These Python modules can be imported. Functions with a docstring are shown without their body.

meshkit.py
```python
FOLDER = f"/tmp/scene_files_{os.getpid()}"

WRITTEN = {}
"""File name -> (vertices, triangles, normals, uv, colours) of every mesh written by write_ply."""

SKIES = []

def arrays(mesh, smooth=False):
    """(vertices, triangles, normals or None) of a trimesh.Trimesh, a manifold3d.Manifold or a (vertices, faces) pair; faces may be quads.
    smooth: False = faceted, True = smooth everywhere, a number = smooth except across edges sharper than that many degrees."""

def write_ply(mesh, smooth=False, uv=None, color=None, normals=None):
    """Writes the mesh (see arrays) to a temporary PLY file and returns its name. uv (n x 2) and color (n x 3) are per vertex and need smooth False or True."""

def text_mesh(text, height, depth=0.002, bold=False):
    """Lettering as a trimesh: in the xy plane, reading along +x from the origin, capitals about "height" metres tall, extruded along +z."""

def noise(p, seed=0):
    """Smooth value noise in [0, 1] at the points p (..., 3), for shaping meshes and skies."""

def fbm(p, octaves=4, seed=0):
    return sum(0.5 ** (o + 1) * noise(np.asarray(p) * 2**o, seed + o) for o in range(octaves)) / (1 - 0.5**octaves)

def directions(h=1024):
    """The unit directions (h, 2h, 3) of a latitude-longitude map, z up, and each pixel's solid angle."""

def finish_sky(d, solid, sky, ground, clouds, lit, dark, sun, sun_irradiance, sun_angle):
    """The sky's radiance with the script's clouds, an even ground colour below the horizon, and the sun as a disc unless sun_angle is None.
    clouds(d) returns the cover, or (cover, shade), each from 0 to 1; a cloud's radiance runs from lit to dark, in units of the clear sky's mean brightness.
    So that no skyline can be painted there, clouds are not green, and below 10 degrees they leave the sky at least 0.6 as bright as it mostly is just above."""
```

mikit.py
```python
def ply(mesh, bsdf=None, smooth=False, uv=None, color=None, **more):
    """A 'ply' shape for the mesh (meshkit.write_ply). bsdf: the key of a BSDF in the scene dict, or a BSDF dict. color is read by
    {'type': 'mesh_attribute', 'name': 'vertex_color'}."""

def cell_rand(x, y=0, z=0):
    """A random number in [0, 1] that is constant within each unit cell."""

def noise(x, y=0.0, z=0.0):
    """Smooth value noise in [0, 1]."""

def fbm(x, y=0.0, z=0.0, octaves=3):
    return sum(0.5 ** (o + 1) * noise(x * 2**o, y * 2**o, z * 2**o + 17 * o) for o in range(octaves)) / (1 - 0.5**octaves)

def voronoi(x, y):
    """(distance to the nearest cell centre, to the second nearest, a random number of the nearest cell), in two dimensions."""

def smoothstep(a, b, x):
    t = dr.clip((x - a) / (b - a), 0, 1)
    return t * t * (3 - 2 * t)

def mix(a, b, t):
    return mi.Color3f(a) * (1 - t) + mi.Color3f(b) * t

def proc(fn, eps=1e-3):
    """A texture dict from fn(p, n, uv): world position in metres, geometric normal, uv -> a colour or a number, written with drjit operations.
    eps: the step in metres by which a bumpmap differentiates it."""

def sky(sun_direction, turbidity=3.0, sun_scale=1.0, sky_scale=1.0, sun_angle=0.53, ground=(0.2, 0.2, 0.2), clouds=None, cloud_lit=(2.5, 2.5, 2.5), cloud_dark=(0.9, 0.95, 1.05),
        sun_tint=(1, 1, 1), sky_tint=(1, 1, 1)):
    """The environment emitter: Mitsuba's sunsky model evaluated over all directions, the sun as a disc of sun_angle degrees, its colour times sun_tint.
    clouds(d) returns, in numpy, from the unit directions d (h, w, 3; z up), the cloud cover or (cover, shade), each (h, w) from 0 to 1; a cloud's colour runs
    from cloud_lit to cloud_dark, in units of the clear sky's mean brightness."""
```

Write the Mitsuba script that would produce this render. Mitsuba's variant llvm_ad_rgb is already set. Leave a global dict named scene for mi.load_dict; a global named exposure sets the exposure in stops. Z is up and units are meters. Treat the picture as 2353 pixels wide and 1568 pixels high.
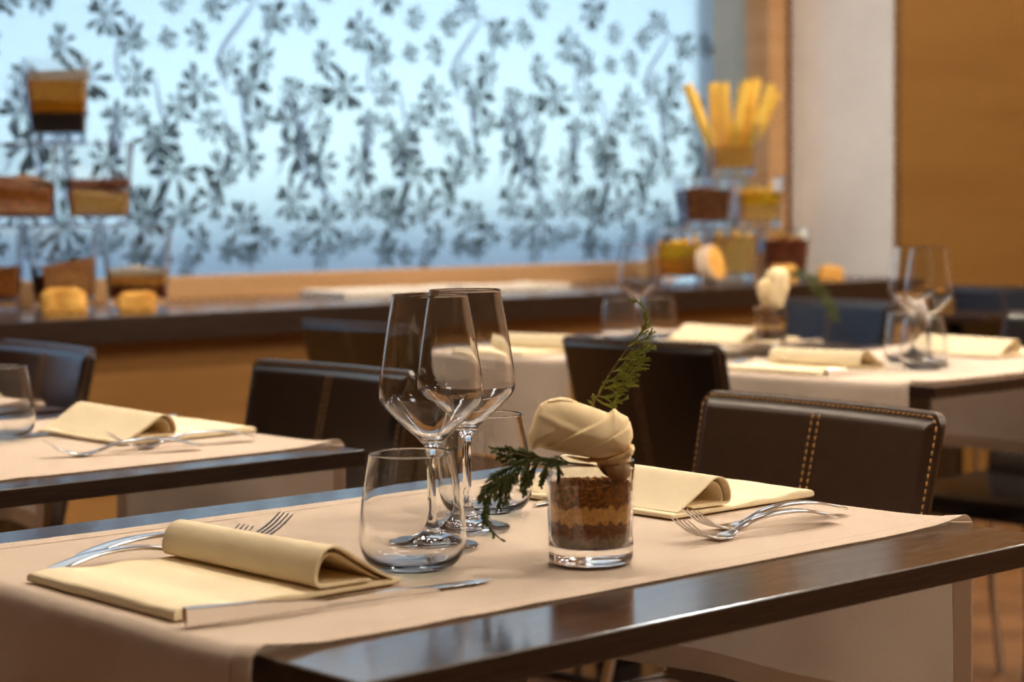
import math, numpy as np, trimesh, drjit as dr, mitsuba as mi, mikit, meshkit
from manifold3d import Manifold
from shapely.geometry import Polygon, Point
from shapely.ops import unary_union
from shapely import affinity
from scipy.spatial import Delaunay, cKDTree

# ------------------------------------------------------------------ camera, sky, lights, exposure
T = mi.ScalarTransform4f
scene, labels = {}, {}
exposure = 0.0
W, H = 2353, 1568
FPX = 4487.2
EYE_Z = 1.05
AX = np.array([[0.74465401, -0.0506411, 0.66552677],
               [-0.66736402, -0.04042365, 0.74363378],
               [-0.01075541, -0.9978985, -0.06389768]])      # rows: world x, y, z in camera axes (right, down, forward)
right, down, fwd = AX[:, 0], AX[:, 1], AX[:, 2]
eye = np.array([0, 0, EYE_Z])
cam = np.eye(4); cam[:3, 0] = -right; cam[:3, 1] = -down; cam[:3, 2] = fwd; cam[:3, 3] = eye
scene['camera'] = {'type': 'thinlens', 'fov': 2 * math.degrees(math.atan(W / 2 / FPX)), 'fov_axis': 'x', 'to_world': T(cam.tolist()),
                   'aperture_radius': 0.0060, 'focus_distance': 1.88, 'near_clip': 0.05, 'far_clip': 500.0}
scene['daylight'] = mikit.sky((0.62, 0.75, 0.42), turbidity=5.0, sun_scale=0.0, sky_scale=3.95, ground=(0.20, 0.33, 0.46), sky_tint=(0.82, 0.97, 1.12),
                              clouds=lambda d: (np.clip(0.12 + 3.4 * d[..., 2] + 0.35 * (meshkit.fbm(d * 2.3 + 5, 4) - 0.5), 0, 0.95), 0.3 * meshkit.fbm(d * 3 + 9, 3)), cloud_lit=(2.15, 2.3, 2.4), cloud_dark=(1.2, 1.35, 1.5))
LAMP = (46.5, 40.0, 31.5)

# ------------------------------------------------------------------ helpers
def lin(r, g, b):
    c = np.array([r, g, b]) / 255.0
    return [float(x) for x in np.where(c < 0.04045, c / 12.92, ((c + 0.055) / 1.055) ** 2.4)]

def obj(name, shape, parent=None):
    key = name if parent is None else parent + '__' + name
    base, i = key, 0
    while key in scene:
        i += 1; key = '%s_%03d' % (base, i)
    scene[key] = shape
    return key

def thing(name, label, cat, group=None):
    key, i = name, 0
    while key in labels:
        i += 1; key = '%s_%03d' % (name, i)
    labels[key] = {'label': label, 'category': cat}
    if group: labels[key]['group'] = group
    return key

def struct(name, shape, label=None):
    scene[name] = shape
    labels[name] = {'kind': 'structure'}
    if label: labels[name]['label'] = label
    return name

def at(shape, tf): return {**shape, 'to_world': tf}

def place(x, y, z=0, rz=0, s=1.0): return T().translate([x, y, z]).rotate([0, 0, 1], rz).scale(s)

def cbox(x0, x1, y0, y1, z0, z1, b=0.002):
    """A box with chamfered edges."""
    b = min(b, (x1 - x0) / 2.2, (y1 - y0) / 2.2, (z1 - z0) / 2.2)
    p = []
    for x in (x0, x1):
        for y in (y0, y1):
            for z in (z0, z1):
                sx, sy, sz = (1 if x == x0 else -1), (1 if y == y0 else -1), (1 if z == z0 else -1)
                p += [(x, y + sy * b, z + sz * b), (x + sx * b, y, z + sz * b), (x + sx * b, y + sy * b, z)]
    return trimesh.convex.convex_hull(np.array(p))

def cat(ms): return trimesh.util.concatenate(ms)

def lathe(profile, n=72):
    """Closed solid of revolution from (r, z) points running from axis to axis."""
    P = np.array(profile, float)
    th = np.arange(n) * 2 * math.pi / n
    v, rows = [], []
    for r, z in P:
        if r < 1e-7:
            rows.append([len(v)]); v.append((0, 0, z))
        else:
            rows.append(list(range(len(v), len(v) + n)))
            v += [(r * c, r * s, z) for c, s in zip(np.cos(th), np.sin(th))]
    f = []
    for a, b in zip(rows[:-1], rows[1:]):
        for i in range(n):
            j = (i + 1) % n
            if len(a) == 1 and len(b) == 1: continue
            if len(a) == 1: f.append((a[0], b[j], b[i]))
            elif len(b) == 1: f.append((a[i], a[j], b[0]))
            else: f += [(a[i], a[j], b[j]), (a[i], b[j], b[i])]
    m = trimesh.Trimesh(np.array(v), np.array(f), process=False)
    if m.volume < 0: m.invert()
    return m

def curve(pts, n):
    """Catmull-Rom through points, n samples."""
    P = np.array(pts, float)
    P = np.vstack([2 * P[0] - P[1], P, 2 * P[-1] - P[-2]])
    k = len(P) - 3
    out = []
    for t in np.linspace(0, k, n):
        i = min(int(t), k - 1); u = t - i
        a, b, c, d = P[i:i + 4]
        out.append(0.5 * (2 * b + (c - a) * u + (2 * a - 5 * b + 4 * c - d) * u * u + (3 * b - a - 3 * c + d) * u ** 3))
    return np.array(out)

def smooth_profile(pts, n): return curve(pts, n)

def tube(path, rad, sides=8, caps=True):
    p = np.asarray(path, float); n = len(p)
    r = np.broadcast_to(np.asarray(rad, float), (n,))
    t = np.gradient(p, axis=0); t /= np.linalg.norm(t, axis=1, keepdims=True) + 1e-12
    ref = np.array([0, 0, 1.0]) if abs(t[0][2]) < 0.9 else np.array([1.0, 0, 0])
    a = np.cross(t[0], ref); a /= np.linalg.norm(a)
    V = []
    ang = np.arange(sides) * 2 * math.pi / sides
    for i in range(n):
        a = a - t[i] * (a @ t[i]); a /= np.linalg.norm(a) + 1e-12
        b = np.cross(t[i], a)
        V.append(p[i] + r[i] * (np.cos(ang)[:, None] * a + np.sin(ang)[:, None] * b))
    V = np.vstack(V); F = []
    for i in range(n - 1):
        for j in range(sides):
            k = (j + 1) % sides
            q = (i * sides + j, i * sides + k, (i + 1) * sides + k, (i + 1) * sides + j)
            F += [(q[0], q[1], q[2]), (q[0], q[2], q[3])]
    if caps:
        V = np.vstack([V, p[0], p[-1]]); c0, c1 = len(V) - 2, len(V) - 1
        for j in range(sides):
            k = (j + 1) % sides
            F += [(c0, k, j), (c1, (n - 1) * sides + j, (n - 1) * sides + k)]
    return trimesh.Trimesh(V, np.array(F), process=False)

def loft(sections, closed_ring=True, caps=True):
    """sections: list of (k,3) rings with the same k."""
    S = np.array(sections, float); n, k = S.shape[:2]
    V = S.reshape(-1, 3); F = []
    kk = k if closed_ring else k - 1
    for i in range(n - 1):
        for j in range(kk):
            l = (j + 1) % k
            q = (i * k + j, i * k + l, (i + 1) * k + l, (i + 1) * k + j)
            F += [(q[0], q[1], q[2]), (q[0], q[2], q[3])]
    if caps and closed_ring:
        V = np.vstack([V, S[0].mean(0), S[-1].mean(0)]); c0, c1 = len(V) - 2, len(V) - 1
        for j in range(k):
            l = (j + 1) % k
            F += [(c0, l, j), (c1, (n - 1) * k + j, (n - 1) * k + l)]
    m = trimesh.Trimesh(V, np.array(F), process=False)
    if caps and closed_ring and m.volume < 0: m.invert()
    return m

def grid_sheet(P):
    """P (n, m, 3) -> an open sheet."""
    n, m = P.shape[:2]
    i, j = np.meshgrid(np.arange(n - 1), np.arange(m - 1), indexing='ij')
    q = np.stack([i * m + j, (i + 1) * m + j, (i + 1) * m + j + 1, i * m + j + 1], -1).reshape(-1, 4)
    return trimesh.Trimesh(P.reshape(-1, 3), np.vstack([q[:, [0, 1, 2]], q[:, [0, 2, 3]]]), process=False)

def slab(A, B):
    """A closed solid between two grids of points (n, m, 3)."""
    n, m = A.shape[:2]
    V = np.vstack([A.reshape(-1, 3), B.reshape(-1, 3)]); o = n * m
    F = []
    for i in range(n - 1):
        for j in range(m - 1):
            q = (i * m + j, (i + 1) * m + j, (i + 1) * m + j + 1, i * m + j + 1)
            F += [(q[0], q[1], q[2]), (q[0], q[2], q[3]), (o + q[2], o + q[1], o + q[0]), (o + q[3], o + q[2], o + q[0])]
    ring = [(i, 0) for i in range(n)] + [(n - 1, j) for j in range(1, m)] + [(i, m - 1) for i in range(n - 2, -1, -1)] + [(0, j) for j in range(m - 2, 0, -1)]
    ring = [a * m + b for a, b in ring]
    for a, b in zip(ring, ring[1:] + ring[:1]):
        F += [(a, o + a, o + b), (a, o + b, b)]
    M = trimesh.Trimesh(V, np.array(F), process=False)
    if M.volume < 0: M.invert()
    return M

def inflate(poly, thick, edge, step, front=None, mid=None, thfn=None):
    """A cushion-like closed solid over a polygon in (u, w); returns local (u, d, w), d towards the viewer negative."""
    pg = Polygon(poly).buffer(0)
    L = pg.exterior.length; nb = int(L / step)
    bd = np.array([pg.exterior.interpolate(i * L / nb).coords[0] for i in range(nb)])
    x0, y0, x1, y1 = pg.bounds
    inner = pg.buffer(-step * 0.6)
    g = [(x, y) for x in np.arange(x0, x1, step) for y in np.arange(y0, y1, step) if inner.contains(Point(x, y))]
    P = np.vstack([bd, np.array(g)])
    tri = Delaunay(P).simplices
    c = P[tri].mean(1)
    tri = tri[[pg.contains(Point(*q)) for q in c]]
    d = np.array([0.0] * nb + [pg.exterior.distance(Point(*q)) for q in g])
    t = thick * np.sqrt(np.clip(1 - (1 - np.minimum(d / edge, 1)) ** 2, 0, 1))
    if thfn is not None:
        t = thfn(P, d)
    off = mid(P[:, 0], P[:, 1]) if mid else 0 * d
    fr = front(P[:, 0], P[:, 1]) * np.minimum(d / (0.25 * edge), 1) if front else 0
    A = np.stack([P[:, 0], off - t / 2 - fr, P[:, 1]], 1)
    B = np.stack([P[:, 0], off + t / 2, P[:, 1]], 1)
    n = len(P); idx = np.arange(n, 2 * n); idx[:nb] = np.arange(nb)
    f2 = idx[tri][:, ::-1]
    M = trimesh.Trimesh(np.vstack([A, B]), np.vstack([tri, f2]), process=False)
    M.remove_unreferenced_vertices()
    if M.volume < 0: M.invert()
    return M

def noise2(x, y, s=1.0, seed=0): return meshkit.fbm(np.stack([np.asarray(x) * s, np.asarray(y) * s, 0 * np.asarray(x) + 3.7], -1), 3, seed) - 0.5

# ------------------------------------------------------------------ materials
def principled(**k):
    return {'type': 'twosided', 'b': {'type': 'principled', **k}}
def rgb(c): return {'type': 'rgb', 'value': [float(x) for x in c]}
def mat(name, d): scene[name] = d; return name

def wood_fn(base, dark, sx, sz, horizontal=True):
    def fn(p, n, uv):
        u = p.x + p.y * 0.9
        g = mikit.fbm(u * sx, p.z * sz, p.y * sx, 3)
        s = mikit.smoothstep(0.3, 0.75, g)
        return mikit.mix(mi.Color3f(*base), mi.Color3f(*dark), s)
    return mikit.proc(fn)

mat('m_honey_wood', principled(base_color=wood_fn((0.36, 0.182, 0.055), (0.31, 0.150, 0.042), 2.2, 26.0), roughness=0.5, specular=0.3))
mat('m_honey_wall', principled(base_color=wood_fn((0.205, 0.100, 0.024), (0.185, 0.086, 0.020), 1.2, 12.0), roughness=0.55, specular=0.25))
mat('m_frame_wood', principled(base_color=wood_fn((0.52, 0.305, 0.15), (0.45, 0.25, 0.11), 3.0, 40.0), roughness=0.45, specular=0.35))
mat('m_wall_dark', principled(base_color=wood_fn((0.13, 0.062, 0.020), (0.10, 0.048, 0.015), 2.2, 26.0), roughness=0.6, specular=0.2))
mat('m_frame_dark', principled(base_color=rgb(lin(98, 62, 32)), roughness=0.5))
mat('m_gasket', principled(base_color=rgb((0.05, 0.06, 0.07)), roughness=0.6))
def dark_wood(p, n, uv):
    g = mikit.fbm(p.x * 26.0, p.y * 300.0, p.z * 300.0, 3)
    f = mikit.noise(p.x * 170.0, p.y * 900.0, p.z * 700.0)
    c = mikit.mix(mi.Color3f(0.015, 0.0065, 0.0036), mi.Color3f(0.024, 0.0105, 0.0055), mikit.smoothstep(0.35, 0.7, g))
    return c * (0.75 + 0.5 * f)
def dark_rough(p, n, uv):
    return 0.10 + 0.10 * mikit.fbm(p.x * 60.0, p.y * 400.0, 0.0, 2)
mat('m_dark_wood', principled(base_color=mikit.proc(dark_wood), roughness=0.35, specular=0.5))
mat('m_table_top', principled(base_color=mikit.proc(dark_wood), roughness=mikit.proc(dark_rough), eta=5.0))
mat('m_counter', principled(base_color=mikit.proc(dark_wood), roughness=0.15, eta=3.0))
def plaster(p, n, uv): return mi.Color3f(0.84, 0.82, 0.80) * (0.93 + 0.12 * mikit.fbm(p.x * 8.0, p.z * 8.0, p.y * 8.0, 3))
mat('m_plaster', principled(base_color=mikit.proc(plaster), roughness=0.85, specular=0.2))
mat('m_stone', principled(base_color=rgb((0.42, 0.43, 0.38)), roughness=0.9))
mat('m_ceiling', principled(base_color=rgb((0.88, 0.86, 0.82)), roughness=0.9))
mat('m_floor', principled(base_color=wood_fn((0.16, 0.075, 0.030), (0.11, 0.05, 0.02), 5.0, 3.0), roughness=0.4))
def weave(c0, c1, f):
    def fn(p, n, uv):
        a = mikit.noise(p.x * f, p.y * f * 0.25, p.z * f)
        b = mikit.noise(p.x * f * 0.25, p.y * f, p.z * f * 0.3)
        k = mikit.fbm(p.x * 18.0, p.y * 18.0, p.z * 18.0, 2)
        return mikit.mix(mi.Color3f(*c0), mi.Color3f(*c1), dr.clip(0.35 * a + 0.35 * b + 0.5 * (k - 0.3), 0, 1))
    return mikit.proc(fn)
mat('m_runner', {'type': 'principledthin', 'base_color': weave((0.74, 0.625, 0.53), (0.66, 0.545, 0.455), 1400.0), 'roughness': 0.85, 'diff_trans': 0.45, 'spec_trans': 0.0, 'eta': 1.3})
mat('m_hem_cloth', {'type': 'principledthin', 'base_color': rgb((0.80, 0.70, 0.60)), 'roughness': 0.85, 'diff_trans': 1.45, 'spec_trans': 0.0, 'eta': 1.3})
mat('m_hem', principled(base_color=rgb((0.42, 0.30, 0.21)), roughness=0.9))
mat('m_napkin', principled(base_color=weave((0.87, 0.76, 0.54), (0.81, 0.69, 0.47), 1500.0), roughness=0.85, specular=0.15, sheen=0.3))
mat('m_napkin_rose', principled(base_color=weave((0.90, 0.73, 0.46), (0.85, 0.67, 0.40), 1300.0), roughness=0.85, specular=0.15, sheen=0.3))
mat('m_white_cloth', principled(base_color=rgb((0.72, 0.66, 0.58)), roughness=0.9))
mat('m_glass', {'type': 'dielectric', 'int_ior': 1.5, 'ext_ior': 1.0})
mat('m_pane', {'type': 'thindielectric', 'int_ior': 1.5})
mat('m_steel', principled(base_color=rgb((0.78, 0.76, 0.74)), metallic=1.0, roughness=0.13))
mat('m_chrome', principled(base_color=rgb((0.7, 0.7, 0.72)), metallic=1.0, roughness=0.15))
def leather(c):
    def fn(p, n, uv): return mi.Color3f(*c) * (0.85 + 0.3 * mikit.fbm(p.x * 60.0, p.y * 60.0, p.z * 60.0, 3))
    return mikit.proc(fn)
mat('m_leather', principled(base_color=leather((0.042, 0.0205, 0.0105)), roughness=0.34, specular=0.5))
mat('m_leather_dark', principled(base_color=leather((0.005, 0.0036, 0.0042)), roughness=0.22, eta=1.8))
mat('m_thread', principled(base_color=rgb((0.62, 0.34, 0.11)), roughness=0.7))
mat('m_thread_dim', principled(base_color=rgb((0.20, 0.10, 0.04)), roughness=0.7))
mat('m_frosted', {'type': 'principledthin', 'base_color': rgb((0.46, 0.655, 0.93)), 'roughness': 0.27, 'spec_trans': 0.62, 'diff_trans': 1.2, 'eta': 1.25})
mat('m_flower', {'type': 'principledthin', 'base_color': rgb((0.090, 0.155, 0.210)), 'roughness': 0.6, 'diff_trans': 1.1, 'spec_trans': 0.0, 'eta': 1.2})
mat('m_vine', {'type': 'principledthin', 'base_color': rgb((0.72, 0.84, 0.92)), 'roughness': 0.6, 'diff_trans': 1.6, 'spec_trans': 0.0, 'eta': 1.2})
mat('m_lamp_rim', principled(base_color=rgb((0.6, 0.6, 0.6)), roughness=0.4))
def grains(c0, c1, f):
    def fn(p, n, uv):
        x, y, z = p.x * f, p.y * f, p.z * f
        j = mikit.noise(x * 0.9, y * 0.9, z * 0.9) * 1.5
        r = mikit.cell_rand(x + j, y - j, z + j)
        s = mikit.cell_rand(x + j + 31.0, y - j, z + j)
        return mikit.mix(mi.Color3f(*c0), mi.Color3f(*c1), r) * (0.7 + 0.6 * s)
    return mikit.proc(fn)
def granular(name, c0, c1, f): mat(name, principled(base_color=grains(c0, c1, f), roughness=0.8, specular=0.2))
granular('m_seed_grey', lin(176, 162, 140), lin(112, 98, 80), 900.0)
granular('m_seed_brown', lin(168, 122, 90), lin(88, 54, 40), 800.0)
granular('m_seed_tan', lin(255, 216, 144), lin(226, 172, 98), 620.0)
granular('m_seed_rust', lin(184, 122, 58), lin(66, 36, 18), 560.0)
granular('m_fill_cream', (0.97, 0.90, 0.75), (0.9, 0.78, 0.58), 300.0)
granular('m_fill_gold', (0.95, 0.47, 0.12), (0.85, 0.38, 0.08), 300.0)
granular('m_fill_amber', (0.62, 0.24, 0.008), (0.5, 0.17, 0.005), 300.0)
granular('m_fill_black', (0.003, 0.003, 0.004), (0.008, 0.007, 0.006), 300.0)
granular('m_fill_rust', (0.78, 0.30, 0.09), (0.36, 0.11, 0.025), 220.0)
granular('m_fill_tan', (0.98, 0.56, 0.20), (0.85, 0.45, 0.14), 300.0)
granular('m_fill_brown', lin(128, 66, 40), lin(90, 40, 22), 250.0)
granular('m_fill_clay', (0.95, 0.46, 0.22), (0.7, 0.27, 0.10), 250.0)
granular('m_fill_bean', lin(130, 82, 54), lin(40, 20, 14), 90.0)
granular('m_fill_orange', (1.0, 0.36, 0.025), (0.85, 0.25, 0.015), 80.0)
granular('m_fill_yellow', (1.0, 0.56, 0.025), (0.95, 0.40, 0.015), 80.0)
mat('m_pasta', principled(base_color=rgb(lin(246, 206, 96)), roughness=0.5, specular=0.3))
mat('m_pasta_orange', principled(base_color=rgb(lin(255, 205, 40)), roughness=0.5, specular=0.3))
mat('m_bread', principled(base_color=wood_fn(lin(232, 180, 92), lin(210, 150, 66), 40.0, 60.0), roughness=0.85))
mat('m_bread_pale', principled(base_color=rgb(lin(236, 206, 176)), roughness=0.9))
mat('m_sprig', principled(base_color=leather((0.20, 0.22, 0.022)), roughness=0.6, specular=0.3))
mat('m_sprig_dark', principled(base_color=leather((0.065, 0.085, 0.020)), roughness=0.6, specular=0.3))
mat('m_twig', principled(base_color=rgb((0.16, 0.10, 0.035)), roughness=0.7))
mat('m_straw', principled(base_color=rgb((0.55, 0.38, 0.12)), roughness=0.7))

# ------------------------------------------------------------------ the room
CT = 0.82            # counter top height
WY = 4.95            # plane of the window glass
ply = mikit.ply
struct('floor', ply(cbox(-3.2, 9.2, -3.2, 5.2, -0.1, 0.0), 'm_floor'))
struct('ceiling', ply(cbox(-3.2, 9.2, -3.2, 5.2, 3.2, 3.3), 'm_ceiling'))
struct('wall_left', ply(cbox(-3.3, -3.2, -3.2, 5.2, 0, 3.2), 'm_wall_dark'))
struct('wall_front', ply(cbox(-3.2, 9.2, -3.3, -3.2, 0, 3.2), 'm_wall_dark'))
struct('wall_right', ply(cbox(9.2, 9.3, -3.2, 4.13, 0, 3.2), 'm_honey_wood'))
struct('wall_right_panel', ply(cbox(5.846, 9.3, 4.386, 4.42, 0, 3.2, 0.002), 'm_honey_wall'), 'honey wood panelled wall to the right of the white return')
struct('wall_return', ply(cbox(5.842, 9.2, 4.42, 5.2, 0, 3.2, 0.001), 'm_plaster'), 'white plaster return beside the window')
WX0, WX1, WZ0, WZ1 = 1.3, 5.676, 0.883, 3.02
struct('wall_back', ply(cat([cbox(-3.2, 5.84, 4.88, 5.02, 0, 0.80), cbox(-3.2, 5.84, 4.88, 5.02, WZ1 + 0.1, 3.2), cbox(-3.2, WX0 - 0.1, 4.88, 5.02, 0.8, WZ1 + 0.1)]), 'm_wall_dark'))
struct('trim_001', ply(cbox(-3.2, 5.84, 4.17, 4.20, 0, 0.76), 'm_honey_wood'), 'honey wood panel under the window counter')
# window: wooden frame, frosted pane, printed flowers
struct('window_1', ply(cat([cbox(WX0 - 0.1, 5.777, 4.88, 4.99, 0.80, WZ0, 0.003), cbox(WX0 - 0.1, 5.777, 4.88, 4.99, WZ1, WZ1 + 0.1, 0.003), cbox(WX0 - 0.1, WX0, 4.88, 4.99, WZ0, WZ1, 0.003)]), 'm_frame_wood'), 'wide window with a frosted flower pattern in a wooden frame')
obj('jamb', ply(cbox(WX1, 5.777, 4.872, 4.99, WZ0, WZ1, 0.003), 'm_frame_wood'), 'window_1')
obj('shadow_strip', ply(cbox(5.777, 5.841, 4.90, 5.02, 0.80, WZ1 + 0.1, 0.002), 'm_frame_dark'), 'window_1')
obj('gasket', ply(cat([cbox(5.682, 5.70, 4.938, 4.947, WZ0, WZ1, 0.002)]), 'm_gasket'), 'window_1')
FZ = 1.885            # the patterned film ends here, clear glass above
obj('frosted_pane', ply(grid_sheet(np.array([[[WX0, WY, WZ0], [WX0, WY, FZ]], [[5.45, WY, WZ0], [5.45, WY, FZ]]])), 'm_frosted'), 'window_1')
obj('clear_pane', ply(grid_sheet(np.array([[[WX0, WY, FZ], [WX0, WY, WZ1]], [[5.45, WY, FZ], [5.45, WY, WZ1]]])), 'm_pane'), 'window_1')
obj('clear_strip', ply(grid_sheet(np.array([[[5.45, WY, WZ0], [5.45, WY, WZ1]], [[WX1 + 0.05, WY, WZ0], [WX1 + 0.05, WY, WZ1]]])), 'm_pane'), 'window_1')
struct('trim_002', ply(cbox(5.735, 6.2, 5.03, 5.30, 0.3, 3.3), 'm_stone'), 'pale outer reveal of the window seen through the clear strip of glass')

def petal(w, r0, r1):
    a = np.linspace(0, 1, 9)
    half = w * np.array([0.14, 0.20, 0.30, 0.44, 0.64, 0.88, 1.0, 0.86, 0.30])
    rr = r0 + (r1 - r0) * a
    return Polygon([(r, h) for r, h in zip(rr, half)] + [(r, -h) for r, h in zip(rr[::-1], half[::-1])])
def flower(seed, n):
    rng = np.random.default_rng(seed)
    ps = [Point(0, 0).buffer(0.08, 6)]
    for k in range(n):
        ang = 360 * (k + 0.25 * rng.uniform(-1, 1)) / n
        L = rng.uniform(0.72, 1.0)
        if rng.random() < 0.12: L *= 0.6
        ps.append(affinity.rotate(petal(rng.uniform(0.085, 0.16), 0.05, L), ang, origin=(0, 0)))
    u = unary_union(ps)
    m = trimesh.creation.extrude_polygon(u, 1.0, engine='earcut')
    return m
FL = [ply(flower(11 + k, n), 'm_flower') for k, n in enumerate((9, 10, 11, 9, 12, 8))]
TILE_PX = [(650, 760, 85), (840, 860, 110), (930, 1040, 120), (760, 740, 50), (740, 540, 90), (1045, 580, 100), (960, 690, 70), (1100, 790, 70), (1190, 850, 50), (1340, 760, 80),
           (1500, 760, 90), (1540, 920, 100), (1640, 1020, 90), (1280, 970, 90), (1160, 1050, 90), (1120, 1200, 90), (1260, 1310, 90), (1370, 1400, 80), (960, 1270, 100), (1050, 1440, 80),
           (780, 1270, 110), (560, 1230, 80), (690, 1210, 80), (590, 1000, 100), (1670, 1320, 100), (1540, 1410, 60), (1500, 1200, 90), (1300, 590, 90), (1200, 450, 70), (1360, 420, 75),
           (1510, 590, 55), (1630, 640, 60), (1760, 590, 100), (1050, 310, 70), (890, 320, 50), (1420, 210, 80), (1570, 200, 60), (1660, 420, 75), (1650, 800, 60), (740, 1500, 80),
           (1840, 280, 80), (1950, 390, 70), (920, 110, 60), (1230, 60, 80), (1650, 30, 70), (1120, 150, 60), (1990, 60, 80), (860, 1530, 55), (980, 1545, 55), (1180, 1470, 55), (1290, 1505, 60), (1460, 1530, 60), (1650, 1500, 60), (1760, 1440, 65), (620, 1430, 65)]
def on_window(px, py):
    r = AX @ np.array([(px - 1176.5) / FPX, (py - 784) / FPX, 1.0])
    t = WY / r[1]
    return r[0] * t, r[2] * t + EYE_Z
FLOWERS = []
for (zx, zy, zr) in TILE_PX:      # the printed repeat of the film, 0.91 m wide
    wx, wz = on_window(600 + zx / 2.6133, zy / 2.6133)
    wx2, _ = on_window(600 + (zx + zr) / 2.6133, zy / 2.6133)
    FLOWERS.append((wx, wz, (wx2 - wx) * 1.18))
PERIOD = 0.910
rng = np.random.default_rng(5)
spin = [(rng.uniform(0, 360), int(rng.integers(0, len(FL)))) for _ in FLOWERS]
for n in range(-3, 3):
    for (wx, wz, wr), (ang, k) in zip(FLOWERS, spin):
        x = wx + n * PERIOD
        if x < 1.9 or x > 5.42 or wz - wr < WZ0 - 0.012: continue
        obj('flower_print', at(FL[k], T().translate([x, WY - 0.0012, wz]).rotate([1, 0, 0], 90).rotate([0, 0, 1], ang).scale([wr, wr, 0.0006])), 'window_1')
# pale vine strokes of the print
vr = np.random.default_rng(8)
for k in range(11):
    x0, z0 = 3.55 + 0.91 * k / 11, vr.uniform(0.95, 1.45)
    h, dx, bend = vr.uniform(0.18, 0.34), vr.uniform(-0.12, 0.12), vr.uniform(-0.09, 0.09)
    c = curve([(x0, z0), (x0 + dx * 0.3 + bend, z0 + h * 0.35), (x0 + dx * 0.7 + bend * 0.6, z0 + h * 0.7), (x0 + dx, z0 + h)], 16)
    tg = np.gradient(c, axis=0); nn = np.stack([-tg[:, 1], tg[:, 0]], 1); nn /= np.linalg.norm(nn, axis=1, keepdims=True)
    wid = np.sin(np.linspace(0.25, 2.9, 16)) * vr.uniform(0.007, 0.014)
    P = np.array([[[q[0] - m_[0] * w, WY - 0.0006, q[1] - m_[1] * w], [q[0] + m_[0] * w, WY - 0.0006, q[1] + m_[1] * w]] for q, m_, w in zip(c, nn, wid)])
    sh = ply(grid_sheet(P), 'm_vine')
    for n in range(-2, 3):
        if 1.8 < x0 + n * PERIOD < 5.25:
            obj('vine_print', at(sh, T().translate([n * PERIOD, 0, 0])), 'window_1')

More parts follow.
